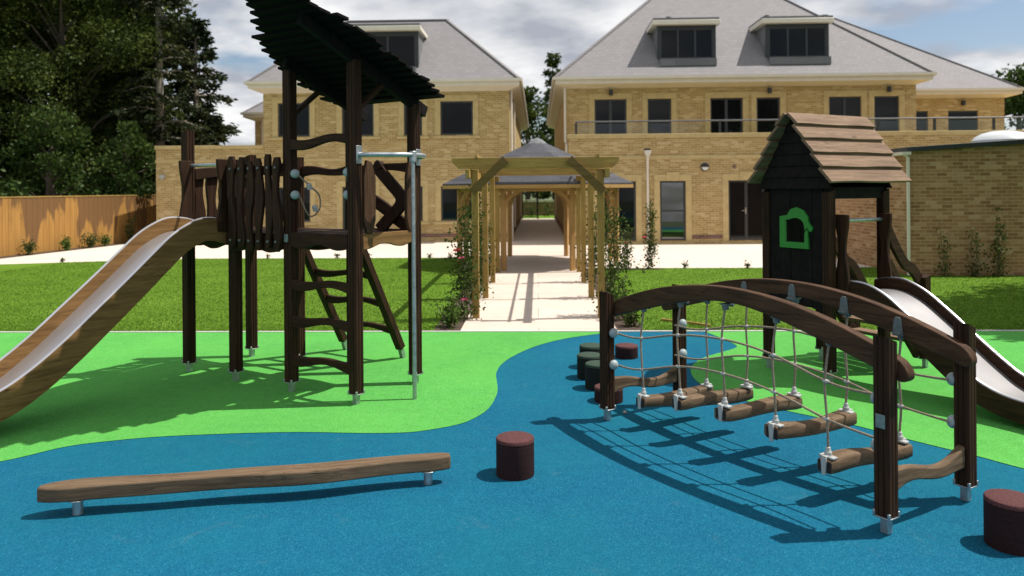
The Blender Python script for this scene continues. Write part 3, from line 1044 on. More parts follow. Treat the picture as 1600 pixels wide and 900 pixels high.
# ---- brick outbuilding on the right
OB = thing("brick_outbuilding", (7.85, 16.3, 0), 0, "low brick outbuilding with dark roof edge and white rooflight at the right edge", "building")
ow = MB()
ow.add([(0, 0, 0), (6, 0, 0), (6, 0, 2.98), (0, 0, 2.62)], [(0, 1, 2, 3)])
ow.add([(0, 5.2, 0), (0, 0, 0), (0, 0, 2.62), (0, 5.2, 2.62)], [(0, 1, 2, 3)])
ow.add([(6, 0, 0), (6, 5.2, 0), (6, 5.2, 2.98), (6, 0, 2.98)], [(0, 1, 2, 3)])
ow.add([(6, 5.2, 0), (0, 5.2, 0), (0, 5.2, 2.62), (6, 5.2, 2.98)], [(0, 1, 2, 3)])
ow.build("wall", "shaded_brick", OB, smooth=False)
orf = MB().prism([(-.09, 2.615), (6.1, 2.985), (6.1, 3.09), (-.09, 2.715)], (0, 2.6, 0), (1, 0, 0), (0, 0, 1), (0, 5.4, 0)).build("roof_edge", "dark_fascia", OB, bevel=.008)
MB().lathe([(.62, 0), (.62, .06), (.56, .14), (.42, .22), (.22, .27), (.02, .285)], (2.75, 1.35, 2.86), 28).build("rooflight_dome", "dome_plastic", OB)
MB().tube([(-.05, -.06, .02), (-.05, -.06, 2.5), (-.16, -.06, 2.58)], .035).build("downpipe", "white_upvc", OB)
MB().span((-.2, -.14, 2.55), (-.02, 5.2, 2.615)).build("gutter", "white_upvc", OB, smooth=False)


# ---- wall lamps
def bulkhead(x, y, z, label):
    o = thing("wall_lamp", (x, y, z), 0, label, "wall lamp", "round wall lamps")
    MB().lathe([(.14, 0), (.14, .05), (.12, .085), (.06, .1), (.01, .102)], (0, 0, 0), 24, (0, -1, 0)).build("housing", "lamp_black", o)
    poly = [(.11 * math.cos(a), .11 * math.sin(a)) for a in np.linspace(math.pi, 2 * math.pi, 14)]
    MB().prism(poly, (0, -.098, -.005), (1, 0, 0), (0, 0, 1), (0, .03, 0)).build("diffuser", "lamp_diffuser", o)


bulkhead(5.63, YR, 2.59, "round black wall lamp with half white face beside the ground floor window")


def downlight(x, y, z, label):
    o = thing("wall_lamp", (x, y, z), 0, label, "wall lamp", "small wall lamps under the eaves")
    MB().lathe([(.075, -.1), (.075, .1)], (0, -.13, 0), 16).build("housing", "lamp_black", o)
    MB().span((-.03, -.06, -.03), (.03, 0, .03)).build("bracket", "lamp_black", o, smooth=False)


downlight(2.72, YU, 5.42, "small black lamp under the eaves above the leftmost balcony doors")
downlight(8.49, YU, 5.42, "small black lamp under the eaves right of centre, above the fourth balcony opening")
downlight(12.79, YU, 5.42, "small black lamp under the eaves above the rightmost window of the main block")
downlight(17.3, YW, 5.25, "small black lamp on the set back wing at far right")
o = thing("security_light", (-13.75, YL, 2.46), 0, "tiny white security light on the low brick wing by the fence", "security light")
MB().span((-.1, -.1, -.05), (.1, 0, .05)).build("housing", "white_plastic", o, bevel=.01)
MB().ball((0, -.07, -.08), .05).build("sensor", "white_plastic", o)

# ---- fence
fa, fb = np.array((-16.33, 16.6)), np.array((-15.2, 30.5))
fd = fb - fa
FL = float(np.linalg.norm(fd))
FN = thing("wooden_fence", (*fa, 0), math.atan2(fd[1], fd[0]), "tall orange brown close boarded fence with water stains in front of the trees", "fence")
mb = MB()
k = 0
while k * .12 < FL:
    x0 = k * .12
    mb.span((x0, -.012 - .004 * (k % 2), .02), (min(x0 + .118, FL), .008, 1.74 + .006 * math.sin(k * 1.7)))
    k += 1
mb.build("boards", "fence_boards", FN, smooth=False)
MB().span((0, -.03, 1.755), (FL, .03, 1.79)).build("capping_rail", "pergola_wood_X", FN, smooth=False)
MB().span((0, -.03, 0), (FL, .0, .018)).span((0, .02, 0), (FL, .05, .15)).build("gravel_board", "log_wood_X", FN, smooth=False)
for i in range(6):
    MB().span((i * 2.2, .01, 0), (i * 2.2 + .1, .11, 1.75)).build("post", "pergola_wood_Z", FN, smooth=False)

# ---- passage end: gate, wall
GT = thing("metal_gate", (0, 48, 0), 0, "black metal bar gate at the far end of the passage", "gate")
for xx in (-.98, .0, 1.1):
    MB().span((xx - .05, -.05, 0), (xx + .05, .05, 2.1)).build("gate_post", "gate_metal", GT, smooth=False)
for a, b in ((-.92, -.06),):
    g = MB().span((a, -.02, .1), (b, .02, .15)).span((a, -.02, 1.85), (b, .02, 1.9))
    for i in range(8):
        xx = a + .03 + (b - a - .06) * i / 7
        g.tube([(xx, 0, .12), (xx, 0, 2.0)], .012, 6)
    g.build("gate_leaf", "gate_metal", GT, smooth=False)
FW = MB().span((-12, 54, 0), (14, 54.25, .95)).build("boundary_wall", "far_brick", None, smooth=False)
tag(FW, "low brick boundary wall with pale coping seen through the passage gate", "wall")
MB().span((-12, 53.95, .955), (14, 54.3, 1.12)).build("coping", "white_upvc", FW, smooth=False)

# ------------------------------------------------------------------ pergola and gazebo
PG = thing("pergola", (0, 11.15, 0), 0, "yellow green timber pergola arching over the pale path in front of the gazebo", "pergola")
PY = [0, 2.05, 4.2, 6.1]
for yy in PY:
    for s in (-1, 1):
        MB().span((s * .92 - .05, yy - .05, 0), (s * .92 + .05, yy + .05, 2.19)).build("post", "pergola_wood_Z", PG, bevel=.006)
for s in (-1, 1):
    MB().span((s * 1.005 - .03, -.3, 2.06), (s * 1.005 + .03, 6.4, 2.19)).build("side_rail", "pergola_wood_Y", PG, bevel=.005)
    MB().span((s * .885 - .015, -.2, 2.36), (s * .885 + .015, 6.3, 2.40)).build("top_batten", "pergola_wood_Y", PG, bevel=.003)
for i, yy in enumerate(PY):
    for dy in ((-.075, ) if i else (-.075,)):
        y0 = yy + dy
        poly = [(-1.12, 2.2), (1.12, 2.2), (1.22, 2.30), (1.22, 2.36), (-1.22, 2.36), (-1.22, 2.30)]
        MB().prism(poly, (-.03, y0, 0), (1, 0, 0), (0, 0, 1), (0, .045, 0)).build("cross_beam", "pergola_wood_X", PG, bevel=.004)
    for s in (-1, 1):
        if i == 0:
            MB().bar((s * .955, yy - .13, 1.86), (s * .46, yy - .13, 2.335), .05, .12).build("knee_brace", "brace_wood_X", PG, bevel=.004)

GZ = thing("gazebo", (0, 19.45, 0), 0, "octagonal timber gazebo with dark felt roof over the path behind the pergola", "gazebo")
rp = 1.92 / math.cos(R(22.5))
vt = [(math.cos(R(22.5 + 45 * k)), math.sin(R(22.5 + 45 * k))) for k in range(8)]
for k in range(8):
    c, s = vt[k]
    MB().box((rp * c, rp * s, .95), (.11, .11, 1.9), rotz(R(22.5 + 45 * k))).build("post", "gazebo_wood_Z", GZ, bevel=.006)
    c2, s2 = vt[(k + 1) % 8]
    a, b = np.array((rp * c, rp * s)), np.array((rp * c2, rp * s2))
    MB().bar((*a, 1.90), (*b, 1.90), .07, .12).build("ring_beam", "gazebo_wood_X", GZ, bevel=.004)
    for p0, p1 in ((a, b), (b, a)):
        d = (p1 - p0) / np.linalg.norm(p1 - p0)
        pts = [(*(p0 + d * (.05 + .36 * t_ ** 1.6)), 1.50 + .34 * t_ ** .7) for t_ in np.linspace(0, 1, 7)]
        mb = MB()
        n2 = np.array((-d[1], d[0], 0))
        mb.strip([(.05 + .33 * t_ ** 1.7, 1.46 + .40 * t_ ** .7) for t_ in np.linspace(0, 1, 8)], .042, (p0[0], p0[1], 0), (d[0], d[1], 0), (0, 0, 1), n2 * .045)
        mb.build("curved_brace", "gazebo_wood_Z", GZ)
re = 2.33 / math.cos(R(22.5))
mb, fm = MB(), MB()
ze, za = 2.03, 3.12
for k in range(8):
    a, b = vt[k], vt[(k + 1) % 8]
    mb.add([(re * a[0], re * a[1], ze), (re * b[0], re * b[1], ze), (.12 * b[0], .12 * b[1], za), (.12 * a[0], .12 * a[1], za)], [(0, 1, 2, 3)])
    mb.add([(re * a[0], re * a[1], ze - .03), (.12 * a[0], .12 * a[1], za - .03), (.12 * b[0], .12 * b[1], za - .03), (re * b[0], re * b[1], ze - .03)], [(0, 1, 2, 3)])
    mb.add([(re * a[0], re * a[1], ze - .03), (re * b[0], re * b[1], ze - .03), (re * b[0], re * b[1], ze), (re * a[0], re * a[1], ze)], [(0, 1, 2, 3)])
    q = re - .02
    fm.bar((q * a[0], q * a[1], ze - .075), (q * b[0], q * b[1], ze - .075), .03, .085)
rf = mb.build("roof", "felt_shingle", GZ, smooth=False)
MB().lathe([(.30, -.13), (.14, .0), (.02, .06)], (0, 0, za + .03), 8).build("roof_cap", "lead_sheet", rf, smooth=False)
fm.build("eave_board", "gazebo_wood_X", GZ, smooth=False)

# ------------------------------------------------------------------ playground posts
def post_poly(w, grooves=True):
    h = w / 2
    ch = w * .10
    g, gd = w * .045, w * .07
    side = [(-h + ch, -h)]
    if grooves:
        for c in (-w * .17, w * .17):
            side += [(c - g, -h), (c, -h + gd), (c + g, -h)]
    side += [(h - ch, -h)]
    out = []
    for k in range(4):
        a = k * math.pi / 2
        out += [(x * math.cos(a) - y * math.sin(a), x * math.sin(a) + y * math.cos(a)) for x, y in side]
    return out


def wpost(par, x, y, z1, w=.1, z0=.10, slant=.03, mat="stained_wood_Z", name="post"):
    P = post_poly(w)
    n = len(P)
    vv = [(x + a, y + b, z0) for a, b in P] + [(x + a, y + b, z1 + slant * (a / w)) for a, b in P]
    fs = [tuple(range(n - 1, -1, -1)), tuple(range(n, 2 * n))] + [(i, (i + 1) % n, n + (i + 1) % n, n + i) for i in range(n)]
    o = MB().add(vv, fs).build(name, mat, par, smooth=False)
    if z0 > 0.03:
        f = MB().box((x, y, z0 / 2 + .03), (w * .48, w * .48, z0 + .06 - .004))
        f.box((x, y, z0 - .005), (w * 1.04, w * 1.04, .009))
        for sx in (-1, 1):
            for sy in (-1, 1):
                f.box((x + sx * w * .46, y + sy * w * .46, z0 + .012), (w * .16, w * .16, .03))
        f.build("steel_foot", "galvanised", o, bevel=.003)
    return o


def wavy(par, name, a, b, h, th, amp, mat, n=18, ph=0.0, cyc=1.0, pinch=.25, axis_h=(0, 0, 1), sub=None):
    """bent board from a to b (3D), height h, thickness th"""
    a, b = np.array(a, float), np.array(b, float)
    d = b - a
    L = np.linalg.norm(d)
    d /= L
    up = np.array(axis_h, float)
    nn = np.cross(d, up)
    s = np.linspace(0, 1, n)
    mid = amp * np.sin(2 * math.pi * cyc * s + ph)
    hw = h / 2 * (1 - pinch * np.sin(math.pi * s) ** 1 + .10 * np.sin(5 * s + ph))
    A = np.stack([s * L, mid + hw], 1)
    B = np.stack([s * L, mid - hw], 1)
    return MB().rib(A, B, a, d, up, nn * th).build(name, mat, par, bevel=min(.008, th * .2))


# ------------------------------------------------------------------ climbing tower
CT = thing("climbing_tower", (-2.337, 7.096, 0), R(-30),
           "tall dark timber climbing tower with leaf shaped plank roof, wooden slide and steel pole", "climbing frame")
S = .825
roofz = lambda ly: 2.79 + .40 * (.80 - ly)
PT = {'P2': (0, 0, roofz(0) - .07), 'P1': (S, 0, roofz(0) - .07), 'P3': (S, S, roofz(S) - .06), 'P4': (0, S, roofz(S) - .06),
      'Q1': (-.80, 0, 2.20), 'Q2': (-1.55, 0, 2.53), 'Q3': (-.80, S, 2.25), 'Q4': (-1.58, S, 2.30)}
for q in PT.values():
    wpost(CT, q[0], q[1], q[2], .102)
# decks
for a, b in ((-1.50, -.855), (-.745, -.055), (.055, S - .055)):
    mb = MB()
    y0 = -.03
    for i in range(7):
        yy = y0 + i * .124
        mb.span((a, yy, 1.45), (b, yy + .118, 1.495))
    mb.build("deck", "stained_wood_X", CT, bevel=.003)


def fascia(p, q, z1, h, mat, ph=0.0, th=.04):
    p, q = np.array((*p, 0.)), np.array((*q, 0.))
    d = q - p
    L = np.linalg.norm(d)
    d /= L
    s = np.linspace(0, L, 24)
    low = z1 - h - .022 * np.sin(2 * math.pi * s / L * 1.5 + ph)
    A = np.stack([s, np.full_like(s, z1)], 1)
    B = np.stack([s, low], 1)
    n = np.cross(d, (0, 0, 1))
    return MB().rib(A, B, p, d, (0, 0, 1), n * th).build("fascia_board", mat, CT, bevel=.005)


fascia((.052, -.03), (S - .052, -.03), 1.51, .13, "stained_wood_X")
fascia((S + .03, .052), (S + .03, S - .052), 1.51, .12, "slide_wood_Y", 1.0)  # sunlit side: the lighter wood carries the sunlight in its colour
fascia((.052, S + .03), (S - .052, S + .03), 1.51, .13, "stained_wood_X", 2)
fascia((-.748, -.03), (-.052, -.03), 1.46, .13, "stained_wood_X", 1)
fascia((-1.498, -.03), (-.852, -.03), 1.46, .12, "stained_wood_X", 2)
fascia((-1.498, S + .03), (-.852, S + .03), 1.46, .12, "stained_wood_X", 0)
fascia((-1.60, .052), (-1.60, S - .052), 1.46, .12, "stained_wood_Y", 0)
# rungs of the front climb, rails
for i, z in enumerate((1.03, .69, .325)):
    wavy(CT, "rung", (.045, -.02, z), (S - .045, -.02, z), .10, .05, -.020, "stained_wood_X", ph=.4 + i * .25, pinch=.35)
wavy(CT, "rail", (.045, -.02, 2.34), (S - .045, -.02, 2.36), .10, .05, -.022, "stained_wood_X", ph=.2, pinch=.3)
wavy(CT, "rail", (.045, S + .02, 2.11), (S - .045, S + .02, 2.13), .11, .05, -.012, "stained_wood_X", ph=1.2, pinch=.3)
wavy(CT, "rail", (-.755, S + .02, 2.10), (-.045, S + .02, 2.11), .11, .05, .016, "stained_wood_X", ph=.3, pinch=.35)
wavy(CT, "rail", (-1.53, S + .02, 2.12), (-.845, S + .02, 2.11), .11, .05, .016, "stained_wood_X", ph=.9, pinch=.3)
# back lattice
MB().strip(sm([(.33, 2.16), (.43, 2.07), (.55, 1.96), (.67, 1.84), (.66, 1.74), (.55, 1.64), (.39, 1.50)]), .062, (0, S - .02, 0), (1, 0, 0), (0, 0, 1), (0, .04, 0)).build("lattice_board", "stained_wood_Z", CT, bevel=.005)
MB().strip(sm([(.10, 1.86), (.26, 1.80), (.45, 1.70), (.60, 1.60), (.77, 1.51)]), .062, (0, S + .03, 0), (1, 0, 0), (0, 0, 1), (0, .04, 0)).build("lattice_board", "stained_wood_X", CT, bevel=.005)
MB().lathe([(.045, -.03), (.045, .03)], (.40, S - .03, 2.15), 18, (0, 1, 0)).build("bolt_cap", "stained_wood_Z", CT)
# side shields by the pole
for yy in (.13, S - .11):
    poly = [(-.035, 0), (.035, 0), (.075, .12), (.08, .50), (.03, .64), (-.03, .66), (-.07, .52), (-.075, .12)]
    MB().prism(poly, (S + .045, yy, 1.51), (0, 1, 0), (0, 0, 1), (.035, 0, 0)).build("side_shield", "beam_wood_Z", CT, bevel=.006)
# planks in front of the middle bay
for i, xx in enumerate((-.735, -.60, -.465, -.33, -.195, -.085)):
    z0, z1 = 1.335 + .02 * math.sin(i * 2), 2.22 + .03 * math.sin(i * 1.7 + 1)
    mb = MB()
    s = np.linspace(0, 1, 20)
    hw = .043 + .010 * np.sin(9 * s + i)
    hw[0] *= .55; hw[-1] *= .55; hw[1] *= .9; hw[-2] *= .9
    mx_ = .014 * np.sin(6.5 * s + i * 1.3)
    z = z0 + s * (z1 - z0)
    A = np.stack([xx + mx_ - hw, z], 1)
    B = np.stack([xx + mx_ + hw, z], 1)
    mb.rib(A, B, (0, -.085, 0), (1, 0, 0), (0, 0, 1), (0, .035, 0))
    o = mb.build("wavy_plank", "stained_wood_Z", CT, bevel=.006)
    MB().lathe([(.012, 0), (.012, .012)], (xx, -.103, 1.42), 10, (0, -1, 0)).lathe([(.012, 0), (.012, .012)], (xx, -.103, 2.12), 10, (0, -1, 0)).build("bolt", "hanger_metal", o)
wavy(CT, "rail", (-.755, -.045, 2.11), (-.045, -.045, 2.11), .10, .04, .012, "stained_wood_X", ph=.5, pinch=.1)
# planks closing the left end
for i, yy in enumerate((.13, .29, .45, .60, .73)):
    s = np.linspace(0, 1, 16)
    hw = .058 + .010 * np.sin(8 * s + i)
    z = 1.50 + s * .60
    m_ = .01 * np.sin(6 * s + i)
    MB().rib(np.stack([yy + m_ - hw, z], 1), np.stack([yy + m_ + hw, z], 1), (-1.555, 0, 0), (0, 1, 0), (0, 0, 1), (.035, 0, 0)).build("wavy_plank", "stained_wood_Z", CT, bevel=.005)
wavy(CT, "rail", (-1.515, .05, 2.08), (-1.515, S - .05, 2.08), .12, .04, .03, "stained_wood_Y", ph=0, cyc=.5, pinch=.2)
# ropes and balls by the entrance
for xx, sg in ((.075, 1), (S - .075, -1)):
    for z in (2.06, 1.86):
        MB().ball((xx, -.01, z), .042).build("rope_ball", "grey_plastic", CT)
    xr = xx + sg * .05
    lp = sm([(xx + sg * .03, .0, 2.05), (xr + sg * .02, .06, 1.98), (xr + sg * .01, .14, 1.93), (xr + sg * .05, .2, 1.85), (xr + sg * .05, .2, 1.72), (xr, .12, 1.66), (xx + sg * .02, .02, 1.86)], 6)
    MB().tube(lp, .0075, 8).build("rope_loop", "rope", CT)
    for z, yv in ((1.95, .10), (1.74, .17)):
        MB().ball((xr + sg * .02, yv, z), .026).box((xr + sg * .03, yv, z - .025), (.034, .034, .034)).build("rope_clamp", "white_plastic", CT)
# ladder behind the middle bay
st = []
for xx in (-.90, -.02):
    o = MB().bar((xx, .88, 1.46), (xx, 1.60, .12), .085, .085, (0, 1, 0)).build("ladder_stringer", "stained_wood_Z", CT, bevel=.01)
    MB().bar((xx, 1.585, .16), (xx, 1.64, .0), .05, .05, (0, 1, 0)).build("steel_foot", "galvanised", o, bevel=.003)
for i in range(4):
    f = .12 + i * .235
    yy, z = .88 + f * .72, 1.46 - f * 1.34
    wavy(CT, "rung", (-.86, yy, z), (-.06, yy, z), .085, .05, -.018, "stained_wood_X", ph=.3 * i, pinch=.3)
# fireman's pole
u = sm([(S + .055, 0, 2.215), (S + .12, .03, 2.215), (1.06, .14, 2.215), (1.17, .28, 2.215), (1.17, .52, 2.215), (1.06, .69, 2.215), (S + .12, .80, 2.215), (S + .055, S, 2.215)], 6)
tb = MB().tube(u, .021, 12).build("pole_hoop", "galvanised", CT)
for yy in (0, S):
    MB().box((S + .055, yy, 2.215), (.012, .07, .16)).build("bracket", "galvanised", tb, bevel=.003)
MB().tube([(1.178, .38, 0), (1.178, .38, 2.25)], .019, 14).build("sliding_pole", "galvanised", CT)
MB().lathe([(.034, -.05), (.034, .05)], (1.178, .38, 2.20), 14).build("pole_clamp", "galvanised", CT, bevel=.006)
MB().box((-.0, -.056, 1.455), (.05, .012, .075)).build("name_plate", "plate_metal", CT, bevel=.002)


def slide(par, name, prof, xa, xb, dirv, hgt, wood_ax, side_mat):
    """profile points (L, ztop) ; side boards at lx xa/xb, running along dirv (0,-1)"""
    P = sm(prof, 5)
    L, zt = P[:, 0], P[:, 1]
    bed = MB()
    zb = zt - hgt * .62
    n = len(L)
    vv = []
    for x in (xa + .02, xb - .02):
        vv += [(x, -l, z) for l, z in zip(L, zb)]
    for x in (xa + .02, xb - .02):
        vv += [(x, -l, z - .012) for l, z in zip(L, zb)]
    fs = []
    for i in range(n - 1):
        fs += [(i, n + i, n + i + 1, i + 1), (2 * n + i, 2 * n + i + 1, 3 * n + i + 1, 3 * n + i)]
    root = bed.add(vv, fs).build(name, "steel_bed", par)
    for x in (xa, xb):
        tg = np.gradient(P, axis=0)
        tg /= np.linalg.norm(tg, axis=1)[:, None]
        nm = np.stack([-tg[:, 1], tg[:, 0]], 1)
        nm[:, 1] = np.abs(nm[:, 1])
        A = P
        B = P - nm * hgt * np.sign(nm[:, 1:2])
        B[0] = (P[0, 0], P[0, 1] - hgt)
        MB().rib(A, B, (x, 0, 0), (0, -1, 0), (0, 0, 1), (.042, 0, 0)).build("side_board", side_mat, root)
        MB().tube([(x, -l, z + .004) for l, z in P], .0125, 8).build("edge_trim", "stainless", root)
    return root


sl = slide(CT, "slide", [(-.02, 1.58), (.12, 1.62), (.30, 1.63), (.45, 1.585), (.63, 1.485), (.83, 1.32), (1.07, 1.115), (1.36, .875), (1.63, .655), (1.88, .48), (2.11, .36), (2.40, .28), (2.75, .25)],
           -1.44, -.90, (0, -1), .215, 'Y', "slide_wood_Y")
MB().span((-1.20, -2.62, 0), (-1.12, -2.54, .07)).build("steel_foot", "galvanised", sl, smooth=False)
MB().tube([(-1.5, -.02, 2.17), (-.85, -.02, 2.17)], .019, 12).build("grab_bar", "galvanised", CT)
for xx in (-1.475, -.875):
    s = np.linspace(0, 1, 18)
    hw = .055 + .018 * np.sin(7.5 * s + .6)
    z = 1.50 + s * .72
    MB().rib(np.stack([-.10 - hw + 0 * s, z], 1), np.stack([-.10 + hw, z], 1), (xx, .02, 0), (0, 1, 0), (0, 0, 1), (.035, 0, 0)).build("entry_board", "stained_wood_Z", CT, bevel=.006)

# leaf shaped roof of lapped planks
RT = MB()
ts = np.array([-.06, 0, .35, .60, .84, 1.05, 1.13]) * 1.9
left = np.array([.66, .71, .735, .562, .346, .24, .18]) * 1.9
right = np.array([0., -.01, -.01, .0, .10, .17, .18]) * 1.9
np_ = 22
tt = np.linspace(-.08, 2.08, np_ + 1)
rl = random.Random(3)
roof = None
planks = MB()
ends = []
for i in range(np_):
    t0 = tt[i]
    tm = t0 + .05
    xl = 1.13 - np.interp(tm, ts, left) - rl.uniform(-.03, .075)
    xr = 1.13 - np.interp(tm, ts, right) + rl.uniform(-.03, .07)
    if xr - xl < .06:
        xr = xl + .06
    ly0, ly1 = .80 - t0, .80 - (t0 + .125)
    z0, z1 = 2.79 + .40 * t0 + .026, 2.79 + .40 * (t0 + .125) - .004
    th = .024
    sk = rl.uniform(-.03, .03)
    vv = [(xl, ly0, z0), (xr, ly0, z0), (xr + sk, ly1, z1), (xl + sk, ly1, z1)]
    vv += [(a, b, c + th) for a, b, c in vv]
    planks.add(vv, [(0, 1, 2, 3), (7, 6, 5, 4), (0, 4, 5, 1), (1, 5, 6, 2), (2, 6, 7, 3), (3, 7, 4, 0)])
rf = planks.build("leaf_roof", "shaded_plank_wood", CT, smooth=False)
for xx in (0.0, S):
    ye = -.62 if xx else -.08
    MB().bar((xx + (.0 if xx else .03), 1.0, roofz(1.0) - .035), (xx + (.0 if xx else .03), ye, roofz(ye) - .035), .06, .11).build("rafter", "black_wood", rf, bevel=.004)
for x0_, y0_, y1_ in ((S, .05, .36), (0, .05, .36)):
    MB().bar((x0_, y0_, roofz(0) - .48), (x0_, y1_, roofz(y1_) - .10), .04, .055, (1, 0, 0)).build("knee_brace", "stained_wood_Y", rf, bevel=.004)

# ------------------------------------------------------------------ rope bridge
BR = thing("rope_bridge", (1.894, 4.218, 0), R(33.5),
           "arched timber bridge with hanging log steps and rope nets on the blue surface", "rope bridge")
W, LB_ = .806, 2.42
bp = {}
for nme, x, y, z in (('C', 0, 0, 1.065), ('D', W, 0, 1.06), ('A', 0, LB_, 1.04), ('B', W, LB_, 1.04)):
    bp[nme] = wpost(BR, x, y, z, .094, slant=-.035)
arch = lambda y: 1.215 - .245 * np.abs((y - 1.2) / 1.2) ** 2.0
ys = np.concatenate([[-.10, -.092, -.08, -.06], np.linspace(-.04, 2.46, 36), [2.48, 2.50, 2.512, 2.52]])
for xb in (.083, W - .083):
    dep = .122 + .02 * np.sin(ys * 4)
    mid_ = arch(ys) - dep / 2
    ed = np.minimum(ys - ys[0], ys[-1] - ys)
    k = np.sqrt(np.clip(1 - (np.clip(.06 - ed, 0, .06) / .06) ** 2, .04, 1))
    A = np.stack([ys, mid_ + dep / 2 * k], 1)
    B = np.stack([ys, mid_ - dep / 2 * k], 1)
    MB().rib(A, B, (xb, 0, 0), (0, 1, 0), (0, 0, 1), (.07, 0, 0)).build("arched_beam", "beam_wood_Y", BR, bevel=.014, segs=3)
# logs
LOG = [(.425, .225, .36), (.81, .318, .74), (1.24, .336, 1.16), (1.675, .300, 1.60), (2.08, .215, 2.02)]
for i, (yn, z, yf) in enumerate(LOG):
    x0, x1 = .055, .755
    s = np.linspace(0, 1, 14)
    px_ = x0 + (x1 - x0) * s
    py_ = yn + (yf - yn) * s + .012 * np.sin(5 * s + i)
    pz_ = z + .010 * np.sin(6 * s + i * 2)
    sec = []
    hw, hh = .056, .043
    for a in np.linspace(0, 2 * math.pi, 17)[:-1]:
        c, s_ = math.cos(a), math.sin(a)
        sec.append((hw * math.copysign(abs(c) ** .38, c), hh * math.copysign(abs(s_) ** .38, s_)))
    vv, n = [], len(sec)
    for j in range(len(s)):
        k = 1 + .07 * math.sin(7 * s[j] + i) + (-.10 if j in (0, len(s) - 1) else 0)
        vv += [(px_[j], py_[j] + a * k, pz_[j] + b * k) for a, b in sec]
    fs = [(j * n + k, j * n + (k + 1) % n, (j + 1) * n + (k + 1) % n, (j + 1) * n + k) for j in range(len(s) - 1) for k in range(n)]
    fs = [tuple(reversed(q)) for q in fs]
    fs += [tuple(range(n)), tuple(reversed(range((len(s) - 1) * n, len(s) * n)))]
    lg = MB().add(vv, fs).build("log_step", "log_wood_X", BR)
    MB().box((x0 - .002, yn, z), (.006, .090, .068)).build("end_cap", "shaded_end_grain", lg, bevel=.008)
    for xx, yy in ((x0 + .035, yn), (x1 - .035, yf)):
        c = MB().box((xx, yy, z + .052), (.045, .10, .014)).lathe([(.022, .05), (.022, .080), (.016, .088), (.014, .11)], (xx, yy, z), 14)
        sgn = -1 if xx < .4 else 1
        c.prism([(-.02, .055), (.02, .055), (.013, -.05), (-.013, -.05)], (xx + sgn * .043, yy, z), (0, 1, 0), (0, 0, 1), (.012, 0, 0))
        c.box((xx + sgn * .018, yy, z + .058), (.06, .034, .014))
        c.build("log_clamp", "white_plastic", lg, bevel=.004)
# ropes
up_n = sm([(-.0, .7278), (.381, .724), (.824, .82), (1.224, .849), (1.664, .81), (2.113, .713), (2.40, .7075)][0:], 6)
lo_n = sm([(.0, .4707), (.392, .50), (.791, .579), (1.22, .611), (1.654, .579), (2.115, .464), (2.40, .448)], 6)
for xb, side in ((.076, 0), (W - .076, 1)):
    for prof in (up_n, lo_n):
        MB().tube([(xb, q[0] + .06 if q[0] < .05 else q[0], q[1]) for q in prof], .0078, 8).build("net_rope", "rope", BR)
    for (yn, z, yf), k in zip(LOG, range(5)):
        yy = yn if side == 0 else yf
        yt = yn - .02 if side == 0 else yf - .015
        zt = float(arch(np.array(yt))) - .125
        xl = .09 if side == 0 else .72
        zc1, zc2 = np.interp(yy, up_n[:, 0], up_n[:, 1]), np.interp(yy, lo_n[:, 0], lo_n[:, 1])
        xs_ = .083 if side == 0 else W - .083
        pts = sm([(xs_, yt, zt), (xb, yy + .01, zc1), (xb, yy - .004, zc2), (xl, yy, z + .12), (xl, yy, z + .07)], 6)
        MB().tube(pts, .0078, 8).build("drop_rope", "rope", BR)
        for zc in (zc1, zc2):
            MB().tube([(xb, yy - .020, zc), (xb, yy, zc), (xb, yy + .020, zc)], (.009, .0125, .009), 10).build("rope_joint", "rope_clip", BR)
        inn = .083 + .041 if side == 0 else W - .083 - .041
        h = MB()
        h.prism([(-.035, -.06), (.035, -.06), (.024, .045), (.012, .06), (-.012, .06), (-.024, .045)], (inn, yt, zt + .045), (0, 1, 0), (0, 0, 1), (.01, 0, 0))
        h.box(((inn + xs_) / 2, yt, zt + .003), (.09, .06, .012)).lathe([(.022, -.035), (.026, 0)], (xs_, yt, zt), 12)
        h.build("rope_hanger", "hanger_metal", BR, bevel=.002)
for x, s in ((0, 1), (W, -1)):
    for yy, dy in ((.0, 1), (LB_, -1)):
        for z in (.722, .463):
            MB().ball((x + s * .02, yy + dy * .062, z), .040, squash=.8, axis=(0, 1, 0)).build("rope_ball", "grey_plastic", BR)
# wavy cross bars at both ends
for yy in (0.0, LB_):
    s = np.linspace(0, 1, 22)
    hw = .038 + .030 * np.abs(2 * s - 1) ** 3
    mid = .265 + .026 * np.sin(2 * math.pi * s + .5)
    x = .045 + s * (W - .09)
    MB().rib(np.stack([x, mid + hw], 1), np.stack([x, mid - hw], 1), (0, yy, 0), (1, 0, 0), (0, 0, 1), (0, .05, 0)).build("cross_bar", "log_wood_X", BR, bevel=.012)
MB().box((-.0485, .0, .62), (.006, .055, .075)).build("name_plate", "plate_metal", BR, bevel=.002)

